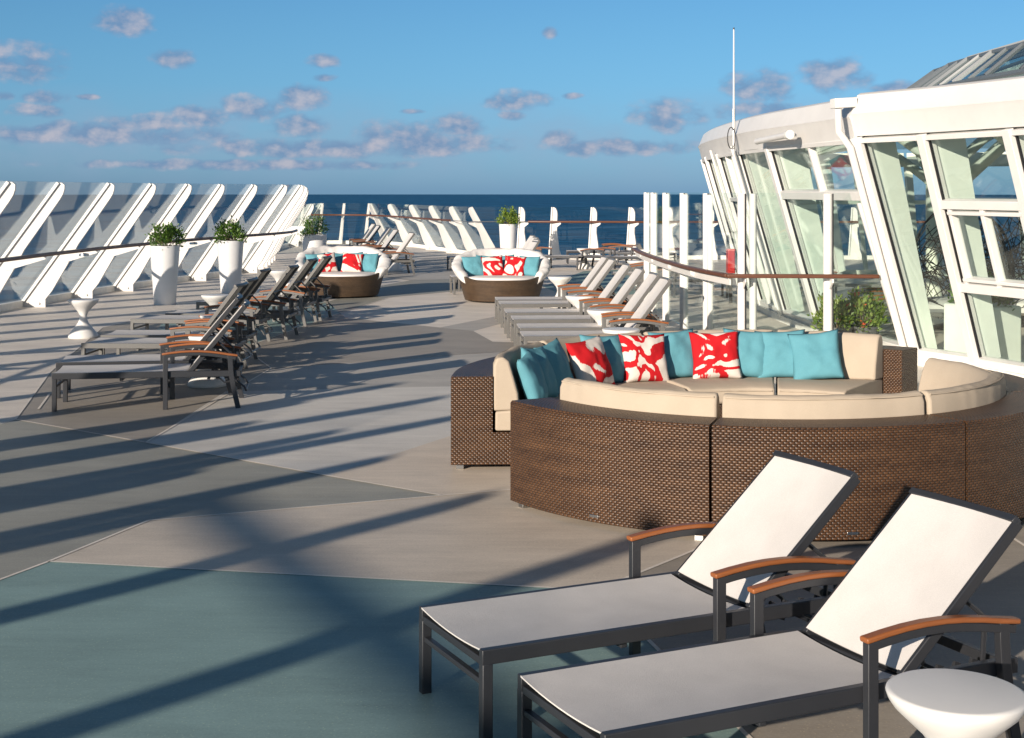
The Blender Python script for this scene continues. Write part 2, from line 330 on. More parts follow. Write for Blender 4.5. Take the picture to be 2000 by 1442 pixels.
def deckmat(name, col, rough=.55):
    m = bpy.data.materials.new(name); m.use_nodes = True; nt = m.node_tree; N = nt.nodes; L = nt.links; b = N['Principled BSDF']
    tc = N.new('ShaderNodeTexCoord')
    def nz(sc, det, scale=(1, 1, 1), rot=0):
        mp = N.new('ShaderNodeMapping'); L.new(tc.outputs['Object'], mp.inputs[0]); mp.inputs['Scale'].default_value = scale; mp.inputs['Rotation'].default_value = (0, 0, rot)
        t = N.new('ShaderNodeTexNoise'); L.new(mp.outputs[0], t.inputs[0]); t.inputs['Scale'].default_value = sc; t.inputs['Detail'].default_value = det; t.inputs['Roughness'].default_value = .65; return t.outputs[0]
    def mm(op, x, y, z=None, clamp=False):
        n = N.new('ShaderNodeMath'); n.operation = op; n.use_clamp = clamp
        for i, q in enumerate((x, y, z)):
            if q is None: continue
            if isinstance(q, (int, float)): n.inputs[i].default_value = q
            else: L.new(q, n.inputs[i])
        return n.outputs[0]
    a = nz(1.1, 6, (1, 2.2, 1), .4); c = nz(6, 5, (1, 5, 1), .2); d = nz(75, 3); e = nz(2.2, 8, (.35, 6, 1), .9)
    v = mm('ADD', mm('MULTIPLY', mm('SUBTRACT', a, .5), .62), mm('MULTIPLY', mm('SUBTRACT', c, .5), .16)); v = mm('ADD', v, mm('MULTIPLY', mm('SUBTRACT', d, .5), .42)); v = mm('ADD', v, mm('MULTIPLY', mm('SUBTRACT', e, .5), .30)); v = mm('ADD', v, 1.0)
    x = N.new('ShaderNodeMix'); x.data_type = 'RGBA'; x.blend_type = 'MULTIPLY'; x.inputs['Factor'].default_value = 1; x.inputs['A'].default_value = (*col, 1); L.new(v, x.inputs['B'])
    fl = N.new('ShaderNodeTexVoronoi'); L.new(tc.outputs['Object'], fl.inputs[0]); fl.inputs['Scale'].default_value = 42
    sp = mm('LESS_THAN', fl.outputs['Distance'], .16); x2 = N.new('ShaderNodeMix'); x2.data_type = 'RGBA'; L.new(mm('MULTIPLY', sp, .35), x2.inputs['Factor']); L.new(x.outputs['Result'], x2.inputs['A'])
    x2.inputs['B'].default_value = (min(col[0]*1.9+.05, .8), min(col[1]*1.7+.05, .75), min(col[2]*1.3+.02, .6), 1)
    L.new(x2.outputs['Result'], b.inputs['Base Color']); b.inputs['Roughness'].default_value = rough; b.inputs['Specular IOR Level'].default_value = .35
    bp = N.new('ShaderNodeBump'); bp.inputs['Strength'].default_value = .12; bp.inputs['Distance'].default_value = .005; L.new(d, bp.inputs['Height']); L.new(bp.outputs[0], b.inputs['Normal'])
    return m
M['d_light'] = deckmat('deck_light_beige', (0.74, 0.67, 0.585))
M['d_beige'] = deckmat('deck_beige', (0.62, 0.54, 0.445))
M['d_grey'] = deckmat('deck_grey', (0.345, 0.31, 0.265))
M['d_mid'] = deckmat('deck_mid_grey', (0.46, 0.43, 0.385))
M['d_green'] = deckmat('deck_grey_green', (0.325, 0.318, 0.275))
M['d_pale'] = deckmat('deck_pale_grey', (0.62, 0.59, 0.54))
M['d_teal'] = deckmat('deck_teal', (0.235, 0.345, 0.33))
M['d_line'] = deckmat('deck_line', (0.8, 0.73, 0.64))

def seamat():
    m = bpy.data.materials.new('sea_water'); m.use_nodes = True; nt = m.node_tree; N = nt.nodes; L = nt.links; b = N['Principled BSDF']
    tc = N.new('ShaderNodeTexCoord'); mp = N.new('ShaderNodeMapping'); L.new(tc.outputs['Object'], mp.inputs[0]); mp.inputs['Scale'].default_value = (.35, 1, 1); mp.inputs['Rotation'].default_value = (0, 0, .2)
    t = N.new('ShaderNodeTexNoise'); L.new(mp.outputs[0], t.inputs[0]); t.inputs['Scale'].default_value = .09; t.inputs['Detail'].default_value = 9; t.inputs['Roughness'].default_value = .68
    t2 = N.new('ShaderNodeTexNoise'); L.new(mp.outputs[0], t2.inputs[0]); t2.inputs['Scale'].default_value = .02; t2.inputs['Detail'].default_value = 8; t2.inputs['Roughness'].default_value = .7
    cr = N.new('ShaderNodeMix'); cr.data_type = 'RGBA'; ad = N.new('ShaderNodeMath'); ad.operation = 'MULTIPLY_ADD'; L.new(t2.outputs[0], ad.inputs[0]); ad.inputs[1].default_value = .5; L.new(t.outputs[0], ad.inputs[2])
    mr = N.new('ShaderNodeMapRange'); L.new(ad.outputs[0], mr.inputs[0]); mr.inputs[1].default_value = .60; mr.inputs[2].default_value = .92; L.new(mr.outputs[0], cr.inputs['Factor'])
    cr.inputs['A'].default_value = (.004, .036, .10, 1); cr.inputs['B'].default_value = (.036, .18, .35, 1); L.new(cr.outputs['Result'], b.inputs['Base Color'])
    b.inputs['Roughness'].default_value = .5; b.inputs['Specular IOR Level'].default_value = .12; b.inputs['IOR'].default_value = 1.2
    bp = N.new('ShaderNodeBump'); bp.inputs['Strength'].default_value = 1; bp.inputs['Distance'].default_value = 1.6; L.new(t.outputs[0], bp.inputs['Height']); L.new(bp.outputs[0], b.inputs['Normal'])
    return m
M['sea'] = seamat()

# ------------------------------------------------------------ sea and deck
SEA = -40.0
n = 256; rs = [0, 60, 200, 700, 2500, 13000]; vs = [(0, 0, SEA)]; fs = []
for r in rs[1:]:
    for k in range(n): vs.append((r*math.cos(2*math.pi*k/n), r*math.sin(2*math.pi*k/n), SEA))
for k in range(n): fs.append((0, 1+k, 1+(k+1) % n))
for i in range(len(rs)-2):
    for k in range(n): fs.append((1+i*n+k, 1+(i+1)*n+k, 1+(i+1)*n+(k+1) % n, 1+i*n+(k+1) % n))
tag(MB().add(vs, fs).build('sea', M['sea']), 'dark blue open sea out to the horizon', kind='structure')

WALL = [(-9.35, y) for y in (-5.6, -3.15, -.75, 1.2, 1.6, 2.7, 3.1, 3.5, 4.6, 4.95, 5.9, 6.25, 7.9, 9.8, 11.9)]+[(-9.34, 13.8), (-9.32, 15.7), (-9.30, 17.8), (-9.28, 19.6), (-9.25, 21.5), (-9.18, 23.7),  # unseen near fins: extra ones and uneven spacing added for their shadow bands
        (-9.0, 26.1), (-8.75, 28.2), (-8.47, 30.2), (-8.1, 32.0), (-7.66, 33.7), (-7.25, 35.3), (-7.02, 36.9), (-7.10, 38.3), (-7.22, 39.6), (-7.36, 40.9), (-7.5, 42.2), (-7.65, 43.5)]
def near(px, Y): return ((px-1000)/F*Y, Y)
FAR = [near(585, 57), near(622, 57), near(664, 57), near(712, 56.5), near(763, 56), near(808, 53.8), near(852, 51), near(893, 48.5), near(935, 46.3), near(975, 44.6), near(1012, 44.4), near(1075, 44.2), near(1152, 44.1), near(1226, 44.0), near(1300, 44.0), near(1380, 44.0), near(1460, 44), near(1560, 44), near(1660, 44), near(1760, 44), near(1860, 44)]
EAST = [(16.4, 44), (16.8, 30), (17, 10), (17, -12)]
outline = [(x-.25, y) for x, y in WALL]+[(FAR[0][0]-.6, FAR[0][1]+.2)]+[(x, y+.25) for x, y in FAR]+EAST+[(-9.6, -12)]
d = MB().prism([(x, y, 0) for x, y in outline], (0, 0, -3)).build('deck', M['d_light']); tag(d, 'light beige ship deck', kind='structure')
hull = MB().prism([(x*.999, y*.999, -2.99) for x, y in outline], (0, 0, SEA+2.5)).build('ship_hull', M['white']); tag(hull, 'white ship hull below the deck', kind='structure')

NP = [0]
def patch(pts, m, layer, label):
    NP[0] += 1; layer = NP[0] if layer == 1 else NP[0]+14
    o = MB().add([tuple(P(x, y).xy)+(.00015*layer,) for x, y in pts], [list(range(len(pts)))[::-1]]).build('painted_deck', M[m]); tag(o, label, kind='structure')
    me = o.data
    if me.polygons[0].normal.z < 0: me.flip_normals()
    return o
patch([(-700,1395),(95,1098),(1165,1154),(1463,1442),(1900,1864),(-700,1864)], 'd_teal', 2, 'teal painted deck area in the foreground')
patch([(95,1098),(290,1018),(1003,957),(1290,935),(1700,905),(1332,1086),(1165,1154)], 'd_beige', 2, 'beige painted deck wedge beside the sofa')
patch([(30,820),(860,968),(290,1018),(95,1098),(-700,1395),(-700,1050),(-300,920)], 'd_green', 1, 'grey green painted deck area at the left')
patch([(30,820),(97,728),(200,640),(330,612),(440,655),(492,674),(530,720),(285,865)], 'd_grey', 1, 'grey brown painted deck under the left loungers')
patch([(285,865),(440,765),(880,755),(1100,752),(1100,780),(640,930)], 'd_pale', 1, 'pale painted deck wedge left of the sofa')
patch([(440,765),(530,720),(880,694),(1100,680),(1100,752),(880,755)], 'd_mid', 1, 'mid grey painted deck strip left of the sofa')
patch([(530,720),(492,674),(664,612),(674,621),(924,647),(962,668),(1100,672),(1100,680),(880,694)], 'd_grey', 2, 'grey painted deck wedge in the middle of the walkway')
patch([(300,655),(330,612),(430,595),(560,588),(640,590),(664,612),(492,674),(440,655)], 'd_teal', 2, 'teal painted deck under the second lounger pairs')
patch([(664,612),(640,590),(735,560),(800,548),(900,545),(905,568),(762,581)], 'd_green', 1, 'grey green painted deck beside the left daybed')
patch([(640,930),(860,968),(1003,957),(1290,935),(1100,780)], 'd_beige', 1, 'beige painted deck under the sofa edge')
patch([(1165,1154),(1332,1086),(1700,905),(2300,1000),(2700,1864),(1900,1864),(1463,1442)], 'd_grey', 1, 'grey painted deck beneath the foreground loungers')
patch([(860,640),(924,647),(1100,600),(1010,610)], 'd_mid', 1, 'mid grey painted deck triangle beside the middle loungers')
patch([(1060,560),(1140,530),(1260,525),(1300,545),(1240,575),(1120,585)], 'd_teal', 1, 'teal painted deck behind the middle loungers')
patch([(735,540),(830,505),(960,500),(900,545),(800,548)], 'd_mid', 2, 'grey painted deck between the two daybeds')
lines = [[(-700,1395),(95,1098),(290,1018),(1003,957)], [(95,1098),(1165,1154),(1463,1442),(1600,1574)], [(1165,1154),(1332,1086),(1400,1057)], [(30,820),(285,865),(640,930),(860,968)],
         [(530,720),(285,865)], [(440,655),(530,720)], [(492,674),(664,612),(762,581),(905,568)], [(530,720),(880,694)], [(30,820),(97,728),(200,640)], [(1940,1028),(2100,1130)], [(75,800),(97,770),(330,735)]]
mb = MB()
for ln in lines:
    q = [P(*a) for a in ln]
    for a, b in zip(q, q[1:]):
        dv = (b-a).normalized(); s_ = Vector((-dv.y, dv.x, 0))*.011
        mb.add([Vector((v.x, v.y, .0052)) for v in (a-s_, b-s_, b+s_, a+s_)], [(0, 1, 2, 3)])
tag(mb.build('deck_lines', M['d_line']), 'thin pale lines painted on the deck', kind='structure')

# ------------------------------------------------------------ windbreaks with leaning fins
def normals(pts, side):
    out = []
    for i in range(len(pts)):
        a = Vector(pts[max(i-1, 0)]); b = Vector(pts[min(i+1, len(pts)-1)]); t = (b-a).normalized()
        out.append(Vector((t.y, -t.x))*side)
    return out
def windbreak(root, pts, nor, H, lean, wk=1.0, rail_u=.62, rail_z=1.07, rail_from=0, rail_skip=(), glassmat='glass_w', lamps=(), kerb=True, solid={}):
    """pts: fin feet; nor: inward unit vectors; H: heights; lean: inward travel of the top"""
    tops = []; railp = []
    for i, (p, nn) in enumerate(zip(pts, nor)):
        h = H[i]; l = lean[i]; p3 = Vector((p[0], p[1], 0)); n3 = Vector((nn.x, nn.y, 0)); al = Vector((-nn.y, nn.x, 0))
        def q(u, z): return p3+n3*u+Vector((0, 0, z))
        def tr(z): return l*z/h
        k = wk
        prof = [(0, 0), (.46*k, 0), (.46*k, .15), (tr(.30)+.36*k, .30), (tr(.8*h/2.27)+.29*k, .8*h/2.27), (tr(1.15*h/2.27)+.22*k, 1.15*h/2.27)]
        zt = h-.30*k
        prof += [(tr(zt)+.20*k, zt), (tr(zt+.10*k)+.185*k, zt+.10*k), (tr(zt+.18*k)+.15*k, zt+.18*k), (tr(zt+.25*k)+.10*k, zt+.25*k), (tr(zt+.285*k)+.03*k, zt+.285*k), (tr(h-.01), h-.01)]
        fin = MB().prism([q(u, z)-al*.02 for u, z in prof], al*.04)
        for uu in (.12*k, .34*k): fin.tube([q(uu, .07)-al*.05, q(uu, .07)+al*.05], .022, 8)
        f = fin.build('fin', M['white'], root)
        a = q(-.035*k, 0); b = q(l-.035*k, h-.01); axn = (b-a).cross(al).normalized()
        MB().beam(a, b, .12*k, .05*k, up=axn).build('track', M['white'], f)
        off = axn*(.03*k if axn.dot(n3) > 0 else -.03*k)
        MB().beam(a+off, b+off, .022*k, .012, up=axn).build('seal', M['black'], f)
        tops.append(q(l, h)); 
        ru = tr(rail_z)+rail_u*k; railp.append(q(ru, rail_z))
        if i >= rail_from and i not in rail_skip:
            zb = rail_z-.22*k
            br = MB().prism([v-al*.03 for v in (q(tr(zb)+.1*k, zb-.06*k), q(ru+.03, rail_z-.07), q(ru+.03, rail_z-.03), q(tr(rail_z)+.1*k, rail_z-.03))], al*.016)
            br.build('rail_bracket', M['white'], f)
    for i in range(len(pts)-1):
        a0 = Vector((*pts[i], .10)); b0 = Vector((*pts[i+1], .10)); a1 = tops[i]; b1 = tops[i+1]
        nn = (b0-a0).cross(a1-a0).normalized()*.006
        MB().add([a0-nn, b0-nn, b1-nn, a1-nn, a0+nn, b0+nn, b1+nn, a1+nn], [(0,3,2,1),(4,5,6,7),(0,1,5,4),(1,2,6,5),(2,3,7,6),(3,0,4,7)]).build('glass_pane', M[glassmat], root)
        if i in solid:
            t = solid[i]; q0 = a0+(a1-a0)*t; q1 = b0+(b1-b0)*t; e = nn*3
            MB().add([a0+e, b0+e, q1+e, q0+e, a0+e*2, b0+e*2, q1+e*2, q0+e*2], [(0,3,2,1),(4,5,6,7),(0,1,5,4),(1,2,6,5),(2,3,7,6),(3,0,4,7)]).build('solid_panel', M['white'], root)
        if kerb:
            MB().beam(Vector((*pts[i], .06)), Vector((*pts[i+1], .06)), .10, .12).build('kerb', M['white_old'], root)
    return tops, railp
def smoothpath(pts, sub=4):
    out = []; n = len(pts)
    for i in range(n-1):
        p0 = pts[max(i-1, 0)]; p1 = pts[i]; p2 = pts[i+1]; p3 = pts[min(i+2, n-1)]
        for s in range(sub):
            t = s/sub
            out.append(.5*((2*p1)+(-p0+p2)*t+(2*p0-5*p1+4*p2-p3)*t*t+(-p0+3*p1-3*p2+p3)*t**3))
    out.append(pts[-1]); return out
def rail(root, pts, r=.034):
    MB().tube(smoothpath(pts), r, 10).build('handrail', M['rail'], root, smooth=60)

root = empty('windbreak', (0, 0, 0)); tag(root, 'tall glass windbreak on white inward leaning fins along the left edge', 'windbreak')
nor = normals(WALL, 1)
H = []; LE = []
for i, (x, y) in enumerate(WALL):
    h = 2.28 if y > 16 else 2.5
    h = {-5.6: 3.6, -3.15: 3.75, -.75: 3.3, 1.2: 2.6, 1.6: 3.0, 2.7: 2.5, 3.1: 3.2, 3.5: 2.8, 4.6: 3.1, 4.95: 2.5, 5.9: 2.6, 6.25: 2.9}.get(y, h)  # out-of-view fin heights chosen to shape the shadow bands
    if y > 38: h = {38.3: 2.24, 39.6: 2.18, 40.9: 2.08, 42.2: 1.94, 43.5: 1.76}[y]
    H.append(h); LE.append(1.7*h/2.28)
for j in range(len(WALL)-6, len(WALL)): nor[j] = Vector((.96, -.28)).normalized()
tops, rp = windbreak(root, WALL, nor, H, LE)
rail(root, rp[:-4])
for (px, k) in ((158, 0), (383, 1)):
    best = min(smoothpath(rp), key=lambda v: abs(1000+F*v.x/v.y-px) + (100 if v.y < 10 else 0)); b = best
    lt = MB().lathe([(.02, .0), (.085, -.01), (.09, -.05), (.075, -.055)], 16, (b.x, b.y, b.z-.05))
    lo = lt.build('deck_light', M['steel'], root, smooth=40); MB().lathe([(.065, -.055), (.06, -.10), (.03, -.13), (.005, -.135)], 16, (b.x, b.y, b.z-.05)).build('lens', M['glass'], lo, smooth=60)

root = empty('windbreak', (0, 0, 0)); tag(root, 'low glass windbreak with white fins and brown handrail at the far end of the deck', 'windbreak')
nf = []
for i, p in enumerate(FAR):
    if i <= 3: v = Vector((.30, -.95))
    elif i == 4: v = Vector((-.75, -.6))
    elif i <= 9: v = Vector((-.93, -.36))
    else: v = Vector((.80, -.60))
    nf.append(v.normalized())
tops, rp = windbreak(root, FAR, nf, [1.62]*len(FAR), [.95]*10+[.12]*(len(FAR)-10), wk=.85, rail_u=.35, rail_z=1.16, glassmat='glass')
rail(root, rp[:9]); rail(root, rp[10:], .036)
MB().tube([rp[8], rp[9], rp[10]], .012).build('rail_link', M['steel'], root)
root = empty('windbreak', (0, 0, 0)); tag(root, 'low windbreak closing the gap behind the left planter', 'windbreak')
GAP = [(-8.3, 47.5), (-8.5, 54), FAR[0]]
windbreak(root, GAP, normals(GAP, 1), [1.62]*3, [.9]*3, wk=.85, rail_u=.35, glassmat='glass')

# ------------------------------------------------------------ sun lounger
SH = .37; LW = .66; HX = 1.29; BL = .84; LL = 1.80
def make_lounger(ang, fm='frame', name='sun_lounger'):
    BL = .768 if ang == 42 else .84; HX = 1.262 if ang == 42 else 1.29
    root = empty(name); m = M[fm]; a = R(ang); hw = LW/2
    fr = MB()
    for s in (-1, 1):
        fr.beam((-.0, s*(hw-.0175), SH-.03), (LL, s*(hw-.0175), SH-.03), .035, .06)
    fr.beam((.018, -hw+.035, SH-.05), (.018, hw-.035, SH-.05), .03, .03)
    fr.beam((HX+.02, -hw+.035, SH-.035), (HX+.02, hw-.035, SH-.035), .03, .04)
    fr.beam((.65, -hw+.035, SH-.075), (.65, hw-.035, SH-.075), .03, .03)
    fr.beam((LL-.02, -hw+.035, SH-.04), (LL-.02, hw-.035, SH-.04), .03, .04)
    fr.build('frame', m, root, bevel=.004)
    for s in (-1, 1):
        MB().beam((.022, s*(hw-.0175), 0), (.022, s*(hw-.0175), SH-.055), .042, .044, up=(1, 0, 0)).build('leg', m, root, bevel=.004)
    MB().beam((.022, -hw+.03, .235), (.022, hw-.03, .235), .028, .022).build('foot_rail', m, root, bevel=.003)
    # seat sling: slightly hollow across
    def sling(L0, L1, name, par, thick=.006, sag=.016, mats=None):
        nx, ny = 16, 8; vs = []; fs = []
        for i in range(nx+1):
            for j in range(ny+1):
                x = L0+(L1-L0)*i/nx; v = -1+2*j/ny; y = v*(hw-.028); vs.append((x, y, -sag*(1-v*v)-.002+.012*(1-v*v)*0))
        for i in range(nx):
            for j in range(ny): k = i*(ny+1)+j; fs.append((k, k+ny+1, k+ny+2, k+1))
        b = len(vs); vs2 = [(x, y, z-thick) for x, y, z in vs]; fs2 = [tuple(b+k for k in f[::-1]) for f in fs]
        mb = MB().add(vs+vs2, fs); mb.add([], []); base = 0
        for f in fs2: mb.mi[len(mb.f)] = 1; mb.f.append(list(f))
        per = [j for j in range(ny+1)]+[i*(ny+1)+ny for i in range(1, nx+1)]+[nx*(ny+1)+j for j in range(ny-1, -1, -1)]+[i*(ny+1) for i in range(nx-1, 0, -1)]
        for i in range(len(per)):
            p, q = per[i], per[(i+1) % len(per)]; mb.f.append([p, q, b+q, b+p])
        return mb
    so_ = sling(.0, HX-.02, 'seat_sling', root).build('seat_sling', [M['sling'], M['sling_back']], root, smooth=40); so_.location = (0, 0, SH+.002)
    # backrest hinged at HX
    br = empty('backrest'); br.parent = root; 
    bm = MB()
    for s in (-1, 1): bm.beam((0, s*(hw-.048), -.02), (BL, s*(hw-.048), -.02), .03, .045)
    # curved headrail
    hp = [(BL+.012-.02*(v*v), v*(hw-.034), -.03+.028*v*v) for v in [-1+k/5 for k in range(11)]]
    bm.sweep(hp, .03, .035); bm.beam((.03, -hw+.05, -.035), (.03, hw-.05, -.035), .03, .03)
    bp = bm.build('backrest', m, root, bevel=.004); bpy.data.objects.remove(br)
    bp.location = (HX, 0, SH-.0); bp.rotation_euler = (0, -a, 0)
    sb = sling(.015, BL+.01, 'back_sling', bp, sag=.02).build('back_sling', [M['sling'], M['sling_back']], bp, smooth=40)
    for v in sb.data.vertices: v.co.y *= .93
    sb.location = (0, 0, .006)
    # arms
    for s in (-1, 1):
        y = s*(hw+.018)
        ap = MB()
        arc = [(1.057+.70*t, y, .505+.042*math.sin(math.pi*min(1, t*.95+.08))-.012*t) for t in [k/8 for k in range(9)]]
        ap.beam((1.078, y, 0), (1.078, y, arc[0][2]+.016), .034, .046, up=(1, 0, 0)); ap.sweep(arc, .0335, .032)
        lg = [(1.70+.085*(1-math.cos(t*1.5)) , y, .525*(1-t)) for t in [k/8 for k in range(9)]]
        ap.sweep(lg, .034, .048, up=(1, 0, 0))
        arm = ap.build('armrest', m, root, bevel=.003)
        wt = MB().sweep([(x-.012+ .03*(i/8), yy, z+.0265) for i, (x, yy, z) in enumerate(arc)], .048, .021).build('arm_cap', M['teak'], arm, bevel=.007, seg=3)
        MB().tube([(1.705, y-s*.03, .40), (1.705, y+s*.012, .40)], .012, 8).build('bolt', M['steel'], arm)
    # ratchet behind the back
    rk = MB()
    if ang > 15:
        hx = HX+.42*math.cos(a); hz = SH+.42*math.sin(a)-.03
        for s in (-1, 1):
            yy = s*(hw-.085)
            rk.tube([(hx, yy, hz), (hx+.14, yy, (hz+.30)*.5+.05), (LL-.10, yy, .30), (LL+.03, yy, .20), (LL+.05, yy, .16)], .011, 7)
            rk.tube([(HX+.16, yy-s*.02, SH-.02), (HX+.30, yy-s*.02, SH-.09), (LL-.16, yy-s*.02, SH-.13), (LL-.02, yy-s*.02, SH-.10)], .010, 7)
            for k in range(3):
                x = LL-.32+k*.085; rk.beam((x, yy-s*.02, SH-.10), (x+.03, yy-s*.02, SH-.02), .014, .03)
        rk.tube([(LL+.05, -hw+.085, .16), (LL+.05, hw-.085, .16)], .011, 7)
        rk.tube([(hx+.02, -hw+.04, hz), (hx+.02, hw-.04, hz)], .010, 7)
        rk.build('back_ratchet', m, root, smooth=40)
    return root
protos = {}
def lounger(px, py, rz, ang, label, group, fm='frame', corner='near', xy=None):
    key = (ang, fm)
    if key not in protos: protos[key] = o = make_lounger(ang, fm)
    else: o = copy_tree(protos[key])
    if xy is None: p = P(px, py, SH)
    else: p = Vector((xy[0], xy[1], 0))
    r = R(rz); off = Vector((0, LW/2 if corner == 'near' else 0, 0)); off.rotate(Matrix.Rotation(r, 3, 'Z'))
    o.location = (p.x+off.x, p.y+off.y, 0); o.rotation_euler = (0, 0, r)
    tag(o, label, 'sun lounger', group); return o
g = 'loungers in the foreground'
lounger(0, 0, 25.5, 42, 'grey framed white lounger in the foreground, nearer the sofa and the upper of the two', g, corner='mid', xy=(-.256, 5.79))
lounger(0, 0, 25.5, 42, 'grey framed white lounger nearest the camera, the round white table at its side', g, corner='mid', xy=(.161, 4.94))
g = 'loungers along the left windbreak'
lab = ['nearest lounger of the left row, in shade, its full dark side frame showing', 'second lounger from the camera in the left row, tight behind the nearest one', 'third lounger of the left row, beside the standing hourglass table', 'fourth lounger of the left row, half hidden by the third',
       'fifth lounger of the left row, on the teal deck with dark back facing us', 'sixth lounger of the left row, directly behind the fifth', 'seventh lounger of the left row, tan back facing us before the left daybed', 'farthest lounger of the left row, its back against the left daybed']
for (x, y, rz, k) in ((-4.46, 13.78, 8, 0), (-4.70, 14.65, 8, 1), (-5.0, 16.5, -2, 2), (-5.05, 17.45, -2, 3), (-5.26, 19.6, -4, 4), (-5.0, 20.5, -4, 5), (-5.02, 22.6, -6, 6), (-4.9, 23.5, -6, 7)):
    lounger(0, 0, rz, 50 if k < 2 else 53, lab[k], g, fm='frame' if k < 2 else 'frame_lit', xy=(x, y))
g = 'loungers beside the curved screen'
lab = ['farthest lounger of the row beside the glass screen, next to the right daybed', 'second farthest lounger of the row beside the glass screen', 'third lounger from the daybed in the row beside the glass screen', 'fourth lounger from the daybed in the row beside the glass screen', 'lounger second from the sofa in the row beside the glass screen', 'lounger right behind the sofa, its foot hidden by turquoise pillows']
for (px, py, rz, k) in ((971, 586, 4, 0), (978, 594, 4, 1), (990, 611, 4, 2), (1003.6, 624.4, 4, 3), (1016, 641, 4, 4), (1023, 657, 4, 5)):
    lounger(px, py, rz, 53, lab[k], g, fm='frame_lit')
g = 'far loungers left of the walkway'
lab = ['nearest of the far left loungers, right behind the left daybed', 'second of the far left loungers behind the daybed', 'middle one of the five far left loungers', 'fourth of the far left loungers, towards the far rail', 'farthest of the five left loungers, by the far rail']
for k, (x, y) in enumerate(((-4.2, 35.6), (-4.85, 38.6), (-5.2, 40.2), (-5.75, 43.0), (-6.1, 45.0))):
    lounger(0, 0, 15, 54, lab[k], g, fm='frame_lit', xy=(x, y))
g = 'loungers behind the right daybed'
lab = ['lounger directly behind the right daybed, nearest of that stack', 'second lounger back behind the right daybed', 'third lounger back behind the right daybed', 'fourth lounger back behind the right daybed', 'reclined flat lounger before the far planter, foot poking out left of the right daybed']
for k, (x, y, an) in enumerate(((-1.2, 29.1, 56), (-1.15, 30.4, 56), (-1.15, 31.7, 56), (-1.2, 33.0, 56), (-1.65, 37.6, 0))):
    lounger(0, 0, 9, an, lab[k], g, fm='frame_lit', xy=(x, y))
g = 'flat loungers at the far rail'
lounger(0, 0, 155, 0, 'flat lounger left of the far hourglass table, dark legs toward us', g, xy=(1.9, 38.3), corner='mid')
lounger(0, 0, 0, 0, 'flat lounger behind the far hourglass table', g, xy=(1.6, 41.6), corner='mid')
lounger(0, 0, 150, 0, 'flat lounger right of the far hourglass table', g, xy=(3.55, 37.8), corner='mid')
lounger(0, 0, 155, 0, 'flat lounger by the far rail, rightmost and cut off by the white posts', g, xy=(4.5, 40.0), corner='mid')
lounger(0, 0, 180, 56, 'lounger beyond the glass screen, seen between its posts', 'loungers beyond the screen', fm='frame_lit', xy=(4.3, 28.6), corner='mid')
lounger(0, 0, 180, 0, 'flat lounger beyond the end of the curved handrail', 'loungers beyond the screen', fm='frame_lit', xy=(4.3, 30.6), corner='mid')

# ------------------------------------------------------------ hourglass side tables
prof = [(.205, 0), (.215, .012), (.212, .035), (.185, .075), (.145, .125), (.105, .175), (.072, .225), (.056, .27), (.052, .30), (.056, .335), (.075, .375), (.110, .42), (.155, .462), (.195, .50), (.212, .525), (.219, .545), (.217, .551), (.209, .5555), (.203, .5565), (.01, .557)]
tb0 = MB().lathe(prof, 48).build('side_table', M['plastic'], smooth=50)
tbs = [(4.53, 1.415, 'white round side table in the foreground beside the nearest lounger'), (20.7, -6.24, 'white hourglass side table standing alone before the left windbreak'),
  (15.6, -3.34, 'white side table between the two nearest left loungers, mostly its base showing'), (18.1, -3.75, 'white side table between the third and fifth left loungers'), (21.6, -4.5, 'white side table between the fifth and seventh left loungers, its bowl top showing'),
  (24.4, -3.78, 'white side table base visible behind the seventh left lounger'), (28.1, -4.6, 'white side table just left of the left daybed'), (26.1, .88, 'white side table right of the right daybed'),
  (21.4, 1.02, 'white side table between the farthest two lounger pairs by the screen'), (18.9, 1.21, 'white side table between the middle lounger pairs by the screen'), (16.3, 1.25, 'white side table top right behind the sofa pillows'),
  (38.7, 1.98, 'white hourglass side table at the far end amid flat loungers'), (35.6, -.89, 'white side table top peeking over the right daybed'), (32.0, 2.8, 'white side table at the far end of the curved handrail'), (37.6, -3.07, 'white side table base beneath the nearest far left lounger'), (46.5, -5.1, 'white side table by the far left rail')]
for i, (y, x, l) in enumerate(tbs):
    o = tb0 if i == 0 else tb0.copy()
    if i: C.objects.link(o)
    o.location = (x, y, 0); o.rotation_euler = (0, 0, i); tag(o, l, 'side table', 'white hourglass side tables')

# ------------------------------------------------------------ planters with shrubs
def foliage(n, rx, rz, leaf, seed, zc=0.0, tips=26):
    rnd = random.Random(seed); mb = MB(); cl = []
    for k in range(tips):
        t = rnd.uniform(0, 2*math.pi); e = rnd.uniform(-.1, 1); r = rnd.uniform(.35, 1.0)
        cl.append((rx*r*math.cos(t)*math.sqrt(max(.05, 1-e*e*.6)), rx*r*math.sin(t)*math.sqrt(max(.05, 1-e*e*.6)), zc+rz*e*rnd.uniform(.7, 1.08)))
    for k in range(n):
        c = Vector(rnd.choice(cl)); c += Vector((rnd.gauss(0, rx*.17), rnd.gauss(0, rx*.17), rnd.gauss(0, rz*.17)))
        d = (Vector((c.x, c.y, (c.z-zc)*.8+.1*rz))).normalized()+Vector((rnd.uniform(-.7, .7), rnd.uniform(-.7, .7), rnd.uniform(-.2, .9))); d.normalize()
        s = d.cross(Vector((rnd.uniform(-1, 1), rnd.uniform(-1, 1), rnd.uniform(-1, 1)))).normalized(); nn = d.cross(s).normalized()
        L = leaf*rnd.uniform(.7, 1.3); w = L*.27
        mb.add([c, c+d*L*.45+s*w+nn*L*.06, c+d*L, c+d*L*.45-s*w+nn*L*.06], [(0, 1, 2, 3)])
    return mb, cl
